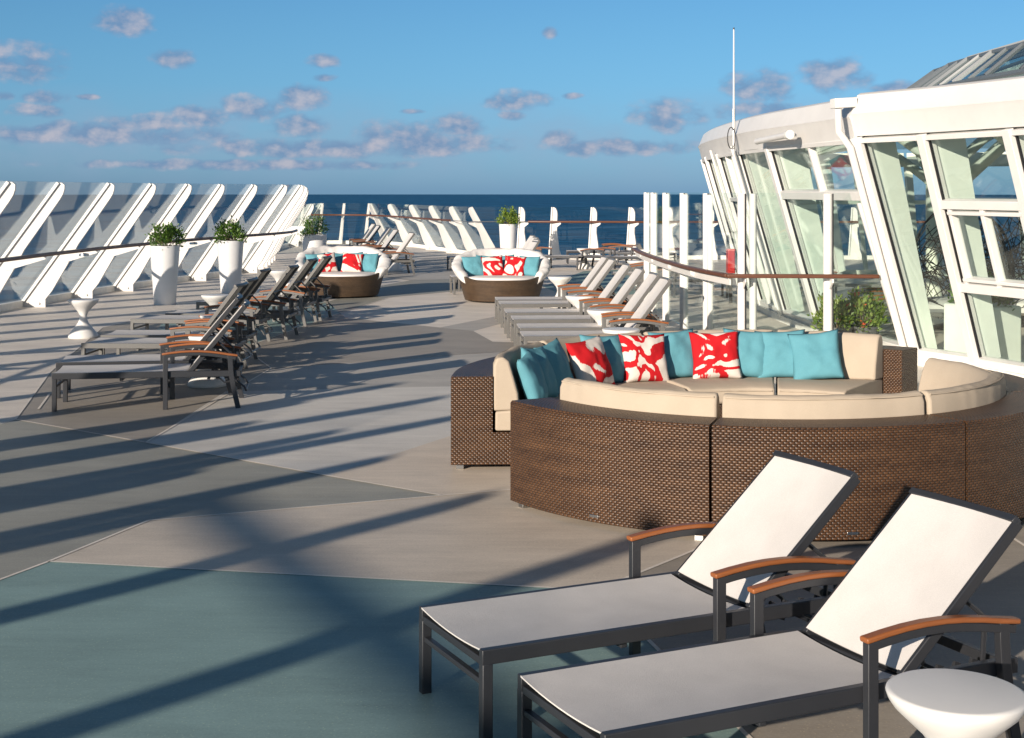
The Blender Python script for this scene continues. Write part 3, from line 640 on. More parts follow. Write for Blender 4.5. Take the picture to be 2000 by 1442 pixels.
def planter(px, base, top, wt, wb, name, label, seed, leaf='leaf', bx=1.05, bz=.32, n=1400, hh=None, X=None, Y=None):
    Y = Y or 5973/(base-HOR); X = X if X is not None else (px-1000)/F*Y; h = hh or (CAMH-(top-HOR)*Y/F)
    r = empty('planter', (X, Y, 0)); tag(r, label, 'planter', 'white round planters')
    a, b = wt/2, wb/2
    MB().lathe([(b*.97, 0), (b, .01)]+[(b+(a-b)*t, .01+(h-.02)*t) for t in (.25, .5, .75, 1)]+[(a, h), (a-.025, h), (a-.03, h-.06), (.02, h-.06)], 48).build('pot', M['planter'], r, smooth=40)
    MB().lathe([(a-.032, -.05), (a-.032, 0), (a*.5, .02), (.01, .03)], 24, (0, 0, h-.055)).build('soil', M['soil'], r, smooth=60)
    f, cl = foliage(n, a*bx, bz, .055, seed, h+.03)
    st = MB()
    for c in cl[:18]: st.tube([(c[0]*.12, c[1]*.12, h-.06), (c[0]*.5, c[1]*.5, h+(c[2]-h)*.45), c], [.008, .006, .003], 5)
    st.build('stems', M['stem'], r); f.build('shrub', M[leaf], r); return r
planter(322, 595, 480, .55, .40, 'planter', 'tall white planter with green shrub, leftmost before the tall windbreak', 1)
planter(450, 572, 470, .55, .40, 'planter', 'tall white planter with green shrub behind the left loungers', 2)
planter(614, 507, 458, .78, .66, 'planter', 'wide low white planter with green shrub behind the left daybed', 3, bx=1.2, bz=.42, Y=44.5, n=1600)
planter(992, 510, 438, .52, .40, 'planter', 'tall white planter with bright yellow green shrub at the far rail', 4, leaf='leaf_y', Y=41.5, bz=.36)

# ------------------------------------------------------------ pillows
def pillow_mesh(sz, th, seed):
    N_ = 22; vs = []; fs = []
    for side in (1, -1):
        for i in range(N_+1):
            for j in range(N_+1):
                u = -1+2*i/N_; v = -1+2*j/N_
                px_ = u*(1-.085*(1-v*v)**1.0*abs(u)**2); py_ = v*(1-.085*(1-u*u)*abs(v)**2)
                z = th*((1-u*u)*(1-v*v))**.42
                w = noise.noise(Vector((u*1.7+seed*3.1, v*1.7, seed)))*.16+noise.noise(Vector((u*5, v*5, seed*2.3)))*.05
                z *= 1+w*1.9; px_ += .02*noise.noise(Vector((v*2, seed, 0))); py_ += .02*noise.noise(Vector((u*2, seed, 5)))
                # pinched creases running in from the corners
                cz = math.exp(-((abs(u)-abs(v))**2)*40)*max(0, (abs(u)+abs(v))/2-.45)
                z *= 1-.35*cz
                vs.append((px_*sz/2, py_*sz/2, side*z))
    n1 = (N_+1)**2
    for s in (0, 1):
        for i in range(N_):
            for j in range(N_):
                k = s*n1+i*(N_+1)+j; f = (k, k+N_+1, k+N_+2, k+1); fs.append(f if s == 0 else f[::-1])
    return vs, fs
def pillow(loc, face, tilt, sz, m, label, group, seed, th=.085, roll=0, name='pillow'):
    vs, fs = pillow_mesh(sz, th, seed); o = MB().add(vs, fs).build(name, M[m], smooth=75)
    bm = bmesh.new(); bm.from_mesh(o.data); bmesh.ops.remove_doubles(bm, verts=bm.verts, dist=.0004); bm.to_mesh(o.data); bm.free()
    for p in o.data.polygons: p.use_smooth = True
    # local z -> facing direction tilted up, local y -> up
    f = Vector((face[0], face[1], 0)).normalized(); n_ = (f*math.cos(tilt)+Vector((0, 0, 1))*math.sin(tilt)).normalized()
    up = (Vector((0, 0, 1))*math.cos(tilt)-f*math.sin(tilt)).normalized(); rt = up.cross(n_).normalized()
    Mx = Matrix((rt, up, n_)).transposed() @ Matrix.Rotation(roll, 3, 'Z')
    o.rotation_euler = Mx.to_euler(); o.location = loc; tag(o, label, 'pillow', group); return o

# ------------------------------------------------------------ curved sofa
SCX, SCY = 1.83, 10.62
def arc_solid(cs, t0, t1, n, uvmode=True):
    """cs: closed (r,z) loop; swept about the sofa centre"""
    mb = MB(); m = len(cs); vs = []
    for i in range(n+1):
        t = R(t0+(t1-t0)*i/n)
        for (r, z) in cs: vs.append((SCX+r*math.cos(t), SCY+r*math.sin(t), z))
    ln = [0]
    for k in range(m):
        a, b = cs[k], cs[(k+1) % m]; ln.append(ln[-1]+math.hypot(b[0]-a[0], b[1]-a[1]))
    fs = []; uvs = []; ro = max(c[0] for c in cs)
    for i in range(n):
        ua, ub = R(t0+(t1-t0)*i/n)*ro, R(t0+(t1-t0)*(i+1)/n)*ro
        for k in range(m):
            k2 = (k+1) % m; fs.append((i*m+k, (i+1)*m+k, (i+1)*m+k2, i*m+k2)); uvs.append([(ua, ln[k]), (ub, ln[k]), (ub, ln[k+1]), (ua, ln[k+1])])
    fs.append(tuple(range(m))); uvs.append([(r, z) for r, z in cs]); fs.append(tuple(n*m+k for k in range(m-1, -1, -1))); uvs.append([(cs[k][0], cs[k][1]) for k in range(m-1, -1, -1)])
    return mb.add(vs, fs, uvs if uvmode else None)
def sofa_section(t0, t1, ro, label, cush0=0, cush1=0, seams=1, tagat=None):
    root = empty('sofa_section', (0, 0, 0)); tag(root, label, 'sofa section', 'sections of the round sofa')
    ri = ro-1.18; g = .25; h = .72; rm = ro-.32
    arc_solid([(ro, .045), (ro, h-.015), (ro-.012, h), (rm, h), (rm, .29), (ri, .29), (ri, .045)], t0+g, t1-g, 28).build('wicker_base', M['wicker'], root)
    a0, a1 = t0+g+.3+cush0, t1-g-.3-cush1
    zt = 0 if t1 < 380 else -.05
    def soft(o, am):
        for v in o.data.vertices:
            c = v.co; q = Vector((c.x*3.1, c.y*3.1, c.z*2+t0)); k = noise.noise(q)*am+noise.noise(q*3.7)*am*.4
            rr = Vector((c.x-SCX, c.y-SCY, 0)).normalized(); v.co = c+rr*k*.8+Vector((0, 0, k if c.z > .4 else 0))
    b = arc_solid([(rm-.005, .455), (rm-.004, .62), (rm-.010, .80+zt), (rm-.035, .855+zt), (rm-.085, .865+zt), (rm-.125, .835+zt), (rm-.165, .70), (rm-.20, .58), (rm-.21, .455)], a0, a1, 48, False).build('back_cushion', M['cream'], root, bevel=.018, seg=3); soft(b, .012)
    c_ = arc_solid([(rm-.02, .30), (rm-.02, .45), (rm-.3, .462), (ri+.3, .465), (ri+.02, .452), (ri-.03, .43), (ri-.035, .32), (ri-.01, .30)], a0, a1, 48, False).build('seat_cushion', M['cream'], root, bevel=.018, seg=3); soft(c_, .010)
    # sewn piping along the top edges
    def arc_tube(par, r, z, a, b2):
        MB().tube([(SCX+r*math.cos(R(a+(b2-a)*k/30)), SCY+r*math.sin(R(a+(b2-a)*k/30)), z) for k in range(31)], .006, 6).build('piping', M['cream'], par, smooth=60)
    arc_tube(b, rm-.022, .842+zt, a0+.6, a1-.6); arc_tube(c_, ri-.036, .415, a0+.8, a1-.8)
    for t in (t0+2.2, t1-2.2):
        for r in (ro-.07, ri+.1):
            c = (SCX+r*math.cos(R(t)), SCY+r*math.sin(R(t)), .025); MB().box(c, (.06, .06, .05), Matrix.Rotation(R(t), 3, 'Z')).build('foot', M['steel'], root, bevel=.004)
    if tagat:
        t = R(tagat); MB().box((SCX+(ro+.004)*math.cos(t), SCY+(ro+.004)*math.sin(t), .085), (.006, .07, .018), Matrix.Rotation(t, 3, 'Z')).build('maker_plate', M['steel'], root, bevel=.002)
RO, RB = 2.08, 2.52
sofa_section(207.5, 252.5, RO, 'front left sofa section seen from behind, its left end next to the open gap', cush0=2.5, tagat=231)
sofa_section(252.5, 298, RO, 'middle front sofa section of brown wicker behind the foreground loungers', tagat=276)
sofa_section(298, 343, RO, 'front right sofa section cut off by the right edge')
sofa_section(343, 388, RO, 'right hand sofa section with wide curved cream backrest', cush1=1)
SCX, SCY = 2.05, 10.98
sofa_section(148, 182.5, RB, 'left rear sofa section with flat wicker end and three turquoise pillows')
sofa_section(114, 148, RB, 'rear sofa section under the two left red patterned pillows')
sofa_section(80, 114, RB, 'rear sofa section under the right red patterned pillow')
sofa_section(49.5, 80, RB, 'right rear sofa section under the last turquoise pillows with bare wicker end', cush0=4.2)
pr = RB-.32-.30
plist = [(174, .0, 'teal', 'turquoise pillow at the left end of the sofa, first from the wicker end'), (164, .0, 'teal', 'turquoise pillow second from the left end of the sofa'), (153, .0, 'teal', 'turquoise pillow third from the left, left of the first red one'),
  (140, .10, 'redp', 'red and white pillow, leftmost of three on the sofa'), (130, -.03, 'teal', 'turquoise pillow between the left and middle red pillows'), (119, .08, 'redp', 'red and white pillow in the middle of three on the sofa'),
  (107.5, -.03, 'teal', 'turquoise pillow between the middle and right red pillows'), (97, .08, 'redp', 'red and white pillow, rightmost of three on the sofa'), (87.5, -.0, 'teal', 'turquoise pillow just right of the rightmost red pillow'),
  (78.5, .0, 'teal', 'turquoise pillow second from the right end of the row'), (69, .04, 'teal', 'turquoise pillow at the right end of the row, beside bare cream cushion')]
for i, (t, fwd, m, l) in enumerate(plist):
    r = pr-fwd; c = math.cos(R(t)); s_ = math.sin(R(t)); sz = .455 if m == 'teal' else .45
    if i == 0: sz = .43
    pillow((SCX+r*c, SCY+r*s_, .455+sz*.46), (-c+random.uniform(-.15, .15), -s_+random.uniform(-.15, .15)), R(20), sz, m, l, 'pillows on the round sofa', i+1, roll=R([4, -5, 6, 5, -3, -2, 3, 2, -4, 3, 7][i]))

# ------------------------------------------------------------ daybeds
def daybed(X, Y, rz, label, seed, pil):
    root = empty('daybed', (X, Y, 0), R(rz)); tag(root, label, 'daybed', 'round wicker daybeds')
    n = 96
    def rim(p):    # p: angle away from the front (0..pi)
        t = max(0, min(1, (abs(p)-.55)/(2.2))); t = t*t*(3-2*t); return .44+.46*t
    def rad(z): return .70+.235*(z/.85)**.9
    mb = MB(); rows = 10; vs = []; fs = []; uvs = []
    for k in range(n):
        p = -math.pi+2*math.pi*k/n; a = p-math.pi/2; h = rim(p)
        for j in range(rows+1):
            z = .03+(h-.03)*j/rows; r = rad(z); vs.append((r*math.cos(a), r*math.sin(a)*.96, z))
        for j in range(3):
            z = h-.0-.10*j; r = rad(z)-.05; vs.append((r*math.cos(a), r*math.sin(a)*.96, z))
    m = rows+4
    for k in range(n):
        k2 = (k+1) % n; ua, ub = 2*math.pi*k/n*.8, 2*math.pi*(k+1)/n*.8
        for j in range(m-1):
            q = lambda kk, jj: vs[kk*m+jj][2]
            fs.append((k*m+j, k2*m+j, k2*m+j+1, k*m+j+1)); e = 0 if j < rows else .1*(j-rows+1)
            f_ = lambda kk, jj: vs[kk*m+jj][2] if jj <= rows else rim(-math.pi+2*math.pi*kk/n)+.05*(jj-rows)
            uvs.append([(ua, f_(k, j)), (ub, f_(k2, j)), (ub, f_(k2, j+1)), (ua, f_(k, j+1))])
    mb.add(vs, fs, uvs).build('wicker_base', M['wicker_d'], root, smooth=60)
    MB().lathe([(.60, .0), (.62, .03), (.70, .035)], 40).build('plinth', M['rubber'], root)
    MB().lathe([(.66, .30), (.725, .34), (.735, .42), (.725, .465), (.69, .482), (.3, .492), (.01, .492)], 64).build('seat_cushion', M['cushion_white'], root, smooth=60)
    # quilted cover pulled over the back rim
    vs = []; fs = []; na = 120; nb = 18; A0 = 1.02
    for i in range(na+1):
        s = -1+2*i/na; p = math.pi+s*(math.pi-A0); a = p-math.pi/2; h = rim(p if p <= math.pi else 2*math.pi-p)
        e = max(0, 1-(1-abs(s))/.07); th = .105*math.sqrt(max(.02, 1-e*e))
        drop = .20*(1-.35*e)
        for j in range(nb+1):
            t = j/nb
            wr = .028*noise.noise(Vector((i*.19, t*4.5, seed)))+.026*(.5-abs(noise.noise(Vector((i*.42+t*3, t*2, seed+9)))))
            if t < .3:  zz = h-.13+(.13)*t/.3; rr = rad(zz)+th*.55*math.sin(t/.3*math.pi*.5+.3)
            elif t < .6: b = (t-.3)/.3*math.pi; zz = h+th*.7*math.sin(b); rr = rad(h)-.03+(th)*math.cos(b)
            else: q_ = (t-.6)/.4; zz = h-(drop+.14)*q_; rr = rad(zz)-.03-th-.03*math.sin(q_*3)
            rr += wr; zz += wr*.8
            vs.append((rr*math.cos(a), rr*math.sin(a)*.96, zz))
    for i in range(na):
        for j in range(nb): k = i*(nb+1)+j; fs.append((k, k+nb+1, k+nb+2, k+1))
    fs.append(tuple(range(nb+1))); fs.append(tuple(na*(nb+1)+j for j in range(nb, -1, -1)))
    MB().add(vs, fs).build('rim_cover', M['cushion_white'], root, smooth=70)
    for i, (x, y, m, l) in enumerate(pil):
        v = Vector((x, y, 0)); v.rotate(Matrix.Rotation(R(rz), 3, 'Z'))
        f = Vector((-x*.55, -1, 0)); f.rotate(Matrix.Rotation(R(rz), 3, 'Z')); sz = .43
        pillow((X+v.x, Y+v.y, .475+sz*.44), (f.x, f.y), R(24), sz, m, l, 'pillows on the daybeds', seed*10+i, roll=R([3, -4, 5, -2, 6, -5, 2][i]))
daybed(-3.42, 28.75, 8, 'round brown wicker daybed with white cover, left of the two', 1,
   [(-.52, .12, 'teal', 'turquoise pillow at the far left of the left daybed'), (-.10, .45, 'teal', 'turquoise pillow between the red ones on the left daybed'), (.22, .42, 'teal', 'turquoise pillow behind the right red one on the left daybed'), (.50, .16, 'teal', 'turquoise pillow at the right side of the left daybed'),
    (-.33, .12, 'redp', 'red and white pillow on the left of the left daybed'), (.19, .10, 'redp', 'red and white pillow on the right of the left daybed')])
daybed(-.20, 27.55, 0, 'round brown wicker daybed with white cover, right of the two beside lounger ends', 2,
   [(-.55, .08, 'teal', 'large turquoise pillow at the left side of the right daybed'), (-.30, .36, 'teal', 'turquoise pillow left behind the red ones on the right daybed'), (.05, .48, 'teal', 'turquoise pillow middle back of the right daybed'), (.52, .10, 'teal', 'turquoise pillow at the right side of the right daybed'),
    (-.17, .10, 'redp', 'red and white pillow on the left of the right daybed'), (.25, .08, 'redp', 'red and white pillow on the right of the right daybed')])

# ------------------------------------------------------------ curved glass screen with posts
root = empty('glass_screen', (0, 0, 0)); tag(root, 'curved clear glass screen with white posts and brown handrail beside the loungers', 'screen')
PO = [(2.52, 26.6), (2.49, 25.0), (2.52, 23.3), (2.58, 21.4), (2.70, 19.7), (2.95, 18.25), (4.02, 18.1), (4.75, 18.05)]
for i, (x, y) in enumerate(PO[:-1]):
    a = Vector(PO[max(i-1, 0)]); b = Vector(PO[i+1]); t = (b-a).normalized(); M_ = Matrix.Rotation(math.atan2(t.y, t.x), 3, 'Z')
    p = MB().tube([(x, y, 0), (x, y, 2.10)], .058, 14).box((x, y, .01), (.2, .14, .02), M_).build('post', M['white'], root, smooth=40)
    if i != 5 and i != 6: MB().beam((x+t.x*.16, y+t.y*.16, 0), (x+t.x*.16, y+t.y*.16, 2.08), .07, .05, up=(t.x, t.y, 0)).build('post_reflection', M['white'], p, bevel=.006)  # added strip standing in for the post's reflection in the glass
    if i == 5: MB().tube([(x+.14, y-.01, 0), (x+.14, y-.01, 2.10)], .048, 14).build('post', M['white'], root, smooth=40)
    MB().beam((x+t.x*.06, y+t.y*.06, .06), (x+t.x*.06, y+t.y*.06, 2.10), .02, .02).build('seal', M['black'], p)
    c = Vector(PO[i+1]); s0 = Vector((x, y))+t*.07; s1 = c-t*.06
    MB().beam((s0.x, s0.y, 1.10), (s1.x, s1.y, 1.10), .012, 2.02).build('glass_pane', M['glass'], root)
    nn = Vector((-t.y, t.x)) if i >= 0 else None
    inw = Vector((t.y, -t.x)); inw = -inw if inw.x > .2 else inw
    if i >= 5: inw = Vector((0, -1))
    MB().prism([(x, y, .86), (x, y, 1.03), (x+inw.x*.24, y+inw.y*.24, 1.03), (x+inw.x*.24, y+inw.y*.24, .98)], (t.x*.02, t.y*.02, 0)).build('rail_bracket', M['white'], root)
rl = [(2.26, 26.3), (2.24, 25.0), (2.28, 23.3), (2.36, 21.4), (2.50, 19.6), (2.74, 18.05)]
MB().sweep(smoothpath([Vector((x, y, 1.06)) for x, y in rl]), .085, .05).build('handrail', M['rail'], root, bevel=.012, seg=3)
MB().beam((2.72, 18.0, 1.06), (4.62, 17.9, 1.06), .085, .05).build('handrail', M['rail'], root, bevel=.012, seg=3)
MB().sweep(smoothpath([Vector((x+.03, y, .985)) for x, y in rl]), .02, .09).build('rail_plate', M['white'], root)

# ------------------------------------------------------------ solarium building
B = empty('solarium', (0, 0, 0)); tag(B, 'white framed glass solarium with outward leaning windows and a glass roof', 'building')
ZT = 2.80
TP = [(7.6, 35.5), (5.6, 34.4), (4.55, 32.4), (4.05, 30.0), (3.80, 27.6), (3.70, 25.4), (3.70, 23.2), (3.80, 21.0), (4.24, 17.4), (4.74, 16.35), (5.24, 14.95), (6.0, 12.7), (7.0, 10.4), (8.1, 8.2), (9.4, 6.4), (11.0, 5.0)]
NT = len(TP)
def outn(i):
    a = Vector(TP[max(i-1, 0)]); b = Vector(TP[min(i+1, NT-1)]); t = (b-a).normalized(); return Vector((t.y, -t.x)) if Vector((t.y, -t.x)).x < 0 else Vector((-t.y, t.x))
LEAN = .78
def lerp(a, b, t): return a+(b-a)*t
top3 = [Vector((x, y, ZT)) for x, y in TP]; on = [outn(i) for i in range(NT)]
bot3 = [Vector((TP[i][0]-on[i].x*LEAN, TP[i][1]-on[i].y*LEAN, .10)) for i in range(NT)]
def win(i, style):
    a0, a1, b0, b1 = bot3[i], top3[i], bot3[i+1], top3[i+1]
    nn = (b0-a0).cross(a1-a0).normalized(); nn = nn if nn.dot(Vector((on[i].x, on[i].y, 0))) > 0 else -nn
    along = (b0-a0).normalized()
    f = MB()
    wm = .13 if style != 'big' else .17
    f.beam(lerp(a0, a1, -.02), lerp(a0, a1, 1.0), wm, .16, up=nn)
    def hb(t, w=.09, s0=0.0, s1=1.0, dd=.12):
        p = lerp(lerp(a0, a1, t), lerp(b0, b1, t), s0); q = lerp(lerp(a0, a1, t), lerp(b0, b1, t), s1); f.beam(p, q, dd, w, up=(a1-a0))
    def vb(s, t0, t1, w=.07, dd=.10):
        f.beam(lerp(lerp(a0, b0, s), lerp(a1, b1, s), t0), lerp(lerp(a0, b0, s), lerp(a1, b1, s), t1), w, dd, up=nn)
    hb(.02, .10); hb(.985, .06)
    if style == 'mid': hb(.735, .12); vb(.5, .735, 1)
    if style == 'slider':
        hb(.70, .10); hb(.345, .11); vb(.12, .345, .70, .05); vb(.93, .345, .70, .05); vb(.50, .345, .70, .06); hb(.665, .04, .1, .95); hb(.38, .04, .1, .95)
    if style == 'small': vb(.5, 0, 1, .06)
    if style == 'bars':
        hb(.70, .06); vb(.4, 0, 1, .05); vb(.72, 0, 1, .05)
    w = f.build('window_frame', M['white'], B, bevel=.006)
    # dark gasket edge and pane
    e = nn*(-.02)
    MB().add([a0+e, b0+e, b1+e, a1+e, a0+e*1.6, b0+e*1.6, b1+e*1.6, a1+e*1.6], [(0,1,2,3),(7,6,5,4),(0,4,5,1),(1,5,6,2),(2,6,7,3),(3,7,4,0)]).build('pane', M['glass_b'], w)
    g_ = MB(); o2 = along*(wm/2+.008)
    g_.beam(lerp(a0, a1, 0)+o2-e*.2, lerp(a0, a1, 1)+o2-e*.2, .016, .03, up=nn); g_.build('gasket', M['black'], w)
    # deep inner rib, pale
    MB().prism([lerp(a0, a1, 0)-nn*.09, lerp(a0, a1, 1)-nn*.09, lerp(a0, a1, 1)-nn*.52, lerp(a0, a1, 0)-nn*.30], along*.035).build('inner_rib', M['green_panel'], w)
st = ['small', 'bars', 'small', 'plain', 'plain', 'bars', 'plain', 'mid', 'big', 'slider', 'slider', 'slider', 'slider', 'slider', 'slider']
for i in range(NT-1): win(i, st[i])
# sill
MB().sweep([Vector((p.x, p.y, .05)) for p in bot3], .22, .10).build('sill', M['white_old'], B)
# fascia: swept profile, split with a step
def fascia(i0, i1, dz, name='fascia'):
    mb = MB(); prof = [(.04, -.03), (.10, .20), (.12, .24), (.10, .27), (.02, .47), (-.03, .50), (-.12, .50), (-.12, -.03)]
    m = len(prof); vs = []; fs = []; pts = []
    sm = smoothpath([Vector((TP[i][0], TP[i][1], 0)) for i in range(i0, i1+1)], 5)
    for k, p in enumerate(sm):
        d_ = (sm[min(k+1, len(sm)-1)]-sm[max(k-1, 0)]).normalized(); nn = Vector((d_.y, -d_.x, 0)); nn = nn if nn.x < 0 else -nn
        for (u, z) in prof: vs.append(p+nn*u+Vector((0, 0, ZT+z+dz)))
    for k in range(len(sm)-1):
        for j in range(m): fs.append((k*m+j, k*m+(j+1) % m, (k+1)*m+(j+1) % m, (k+1)*m+j))
    fs += [tuple(range(m)), tuple((len(sm)-1)*m+j for j in range(m-1, -1, -1))]
    mb.add(vs, fs).build(name, M['white'], B, smooth=35)
fascia(0, 8, 0); fascia(8, NT-1, .035)
# downpipe and gutter box at the step
k = 8; p = top3[k]; nn = Vector((on[k].x, on[k].y, 0)); a = p+nn*.19+Vector((0, 0, .36)); 
gut = MB().beam(p+nn*.05+Vector((0, 0, .42)), p+nn*.34+Vector((0, 0, .40)), .16, .12).build('gutter_box', M['white'], B, bevel=.01)
q = bot3[k]+nn*.16
MB().tube([a+nn*.08, a+nn*.07+Vector((0, 0, -.30)), lerp(top3[k], bot3[k], .05)+nn*.15, q], .045, 12).build('downpipe', M['white'], B, smooth=40)
MB().tube([lerp(top3[5], bot3[5], -.02)+Vector((-.14, 0, 0)), bot3[5]+Vector((-.14, 0, 0))], .022, 8).build('downpipe', M['white'], B, smooth=40)
MB().tube([lerp(top3[6], bot3[6], -.02)+Vector((-.14, -.2, 0)), bot3[6]+Vector((-.14, -.2, 0))], .022, 8).build('downpipe', M['white'], B, smooth=40)
# white fin where the screen meets the wall
bs = Vector((4.66, 17.95, 0)); MB().prism([bs+Vector((.30, 0, 0)), bs+Vector((.0-.30, -.0, 1.98)), bs+Vector((.02, 0, 2.0)), bs+Vector((.55, 0, .9)), bs+Vector((.62, 0, 0))], (0, .05, 0)).build('end_fin', M['white'], B)
# tube light on the fascia
pa, pb = Vector((3.60, 20.9, 2.86)), Vector((3.72, 19.2, 2.89))
lamp = MB().tube([pa, pb], .045, 12).build('tube_light', M['white'], B, smooth=40); MB().tube([pb, pb+(pb-pa).normalized()*.12], .062, 12).build('end_cap', M['white_old'], lamp, smooth=40)
MB().tube([pb, pb+Vector((.12, 0, .0))], .02, 8).build('bracket', M['white'], lamp)
# roof: eaves deck, sloping glass with beams and a raised lantern
ctr = Vector((11.6, 20.5))
def ringat(t, z): return [Vector((p.x+(ctr.x-p.x)*t, p.y+(ctr.y-p.y)*t, z)) for p in top3]
R1 = [Vector((p.x, p.y, ZT+.44))+(-Vector((on[i].x, on[i].y, 0))*.1) for i, p in enumerate(top3)]
RIN = ringat(.20, 3.40); R2 = ringat(.40, 3.76); R3 = ringat(.47, 4.22); R4 = ringat(.64, 4.62); R5 = ringat(.84, 4.95)
roof = MB()
for A_, B_ in ((R1, RIN), (RIN, R2)):
    for i in range(NT-1): roof.add([A_[i], A_[i+1], B_[i+1], B_[i]], [(0, 1, 2, 3)])
roof.build('roof_glazing', M['glass_r'], B)
bb = MB(); dz = Vector((0, 0, .16))
for i in range(NT):
    bb.beam(R1[i]-dz, RIN[i]-dz, .09, .14); bb.beam(RIN[i]-dz, R2[i]-dz, .10, .18)
    if i < NT-1:
        for t in (.25, .5, .75): bb.beam(lerp(R1[i], R1[i+1], t)-dz*.7, lerp(R2[i], R2[i+1], t)-dz*.7, .05, .08)
        bb.beam(RIN[i]-dz, RIN[i+1]-dz, .08, .10); bb.beam(R2[i]-dz*.5, R2[i+1]-dz*.5, .12, .14)
bb.build('roof_beams', M['truss'], B)
kb = MB()
for i in range(NT):
    kb.beam(R1[i]+Vector((0, 0, .01)), R2[i]+Vector((0, 0, .01)), .05, .03)
    if i < NT-1: kb.beam(R2[i]+Vector((0, 0, .03)), R2[i+1]+Vector((0, 0, .03)), .10, .06); kb.beam(RIN[i]+Vector((0, 0, .01)), RIN[i+1]+Vector((0, 0, .01)), .05, .03)
kb.build('roof_bars', M['cabinet'], B)
lg = MB()
for A_, B_ in ((R2, R3), (R3, R4), (R4, R5)):
    for i in range(NT-1): lg.add([A_[i]+Vector((0, 0, .06)), A_[i+1]+Vector((0, 0, .06)), B_[i+1]+Vector((0, 0, .06)), B_[i]+Vector((0, 0, .06))], [(0, 1, 2, 3)])
lg.build('lantern_glazing', M['glass_r'], B)
lb = MB()
for i in range(NT):
    for A_, B_ in ((R2, R3), (R3, R4), (R4, R5)):
        lb.beam(A_[i]+Vector((0, 0, .06)), B_[i]+Vector((0, 0, .06)), .07, .07)
        if i < NT-1: lb.beam(lerp(A_[i], A_[i+1], .5)+Vector((0, 0, .06)), lerp(B_[i], B_[i+1], .5)+Vector((0, 0, .06)), .05, .05); lb.beam(B_[i]+Vector((0, 0, .05)), B_[i+1]+Vector((0, 0, .05)), .06, .06)
lb.build('lantern_bars', M['cabinet'], B)
# far (east) side window wall seen through the glass
EW = [(7.6, 35.5), (10, 35.2), (12.3, 34), (13.8, 32), (14.6, 29.5), (15, 27), (15.1, 24.5), (15, 22), (14.8, 19.5), (14.3, 17), (13.6, 14.5), (12.9, 12)]
for i in range(len(EW)-1):
    a = Vector((*EW[i], .1)); b = Vector((*EW[i+1], .1)); up = Vector((0, 0, ZT)); mid = (a+b)/2
    o_ = (mid.xy-ctr).normalized()*.7; ov = Vector((o_.x, o_.y, 0))
    f = MB().beam(a, a+up+ov, .16, .18, up=ov).beam(mid, mid+up+ov, .08, .1, up=ov)
    f.beam(a+Vector((0, 0, .0)), b, .1, .12).beam(a+up*.62+ov*.62, b+up*.62+ov*.62, .1, .1).beam(a+up+ov, b+up+ov, .14, .35)
    w = f.build('window_frame', M['truss'], B); MB().add([a, b, b+up+ov, a+up+ov], [(0, 1, 2, 3)]).build('pane', M['glass_b'], w)
ring = MB(); r_in = [Vector((*e, ZT+.35)) for e in EW]; r2e = [Vector((e[0]+(ctr.x-e[0])*.55, e[1]+(ctr.y-e[1])*.55, ZT+1.7)) for e in EW]
gl = MB()
for i in range(len(EW)):
    ring.beam(r_in[i], r2e[i], .12, .2)
    if i < len(EW)-1:
        ring.beam(lerp(r_in[i], r_in[i+1], .5), lerp(r2e[i], r2e[i+1], .5), .08, .12); gl.add([r_in[i], r_in[i+1], r2e[i+1], r2e[i]], [(0, 1, 2, 3)])
        for t in (.3, .6): ring.beam(lerp(r_in[i], r2e[i], t), lerp(r_in[i+1], r2e[i+1], t), .06, .1)
ring.build('roof_beams', M['truss'], B); gl.build('roof_glazing', M['glass_r'], B)
# branching columns
def tree_column(x, y, h=2.25):
    c = MB().tube([(x, y, 0), (x, y, h)], .14, 16).tube([(x, y, h), (x, y, h+.12)], [.16, .16], 16).build('branching_column', M['truss'], B, smooth=40)
    for k in range(5):
        t = 2*math.pi*k/5+.4; MB().tube([(x, y, h), (x+.45*math.cos(t), y+.45*math.sin(t), h+.35), (x+1.3*math.cos(t), y+1.3*math.sin(t), h+1.0)], [.09, .075, .055], 10).build('branch', M['truss'], c, smooth=40)
for (x, y) in ((6.25, 19.8), (6.55, 16.9), (7.3, 24.6), (8.6, 13.6)): tree_column(x, y)

# antenna
ax = empty('antenna', (3.555, 22.8, 0)); tag(ax, 'tall thin white whip antenna on the solarium fascia', 'antenna')
MB().tube([(0, 0, 3.42), (0, 0, 4.72)], [.016, .010], 8).build('whip', M['white'], ax, smooth=40)
MB().tube([(0, 0, 2.75), (0, 0, 3.45)], .022, 8).build('mount', M['steel'], ax)
MB().tube([(-.05+.10*math.cos(t)*.6, -.06, 2.98+.17*math.sin(t)) for t in [k*2*math.pi/16 for k in range(17)]], .009, 6).build('cable', M['black'], ax)
MB().tube([(0, 0, 4.72), (0, 0, 4.75)], .013, 8).build('tip', M['black'], ax)

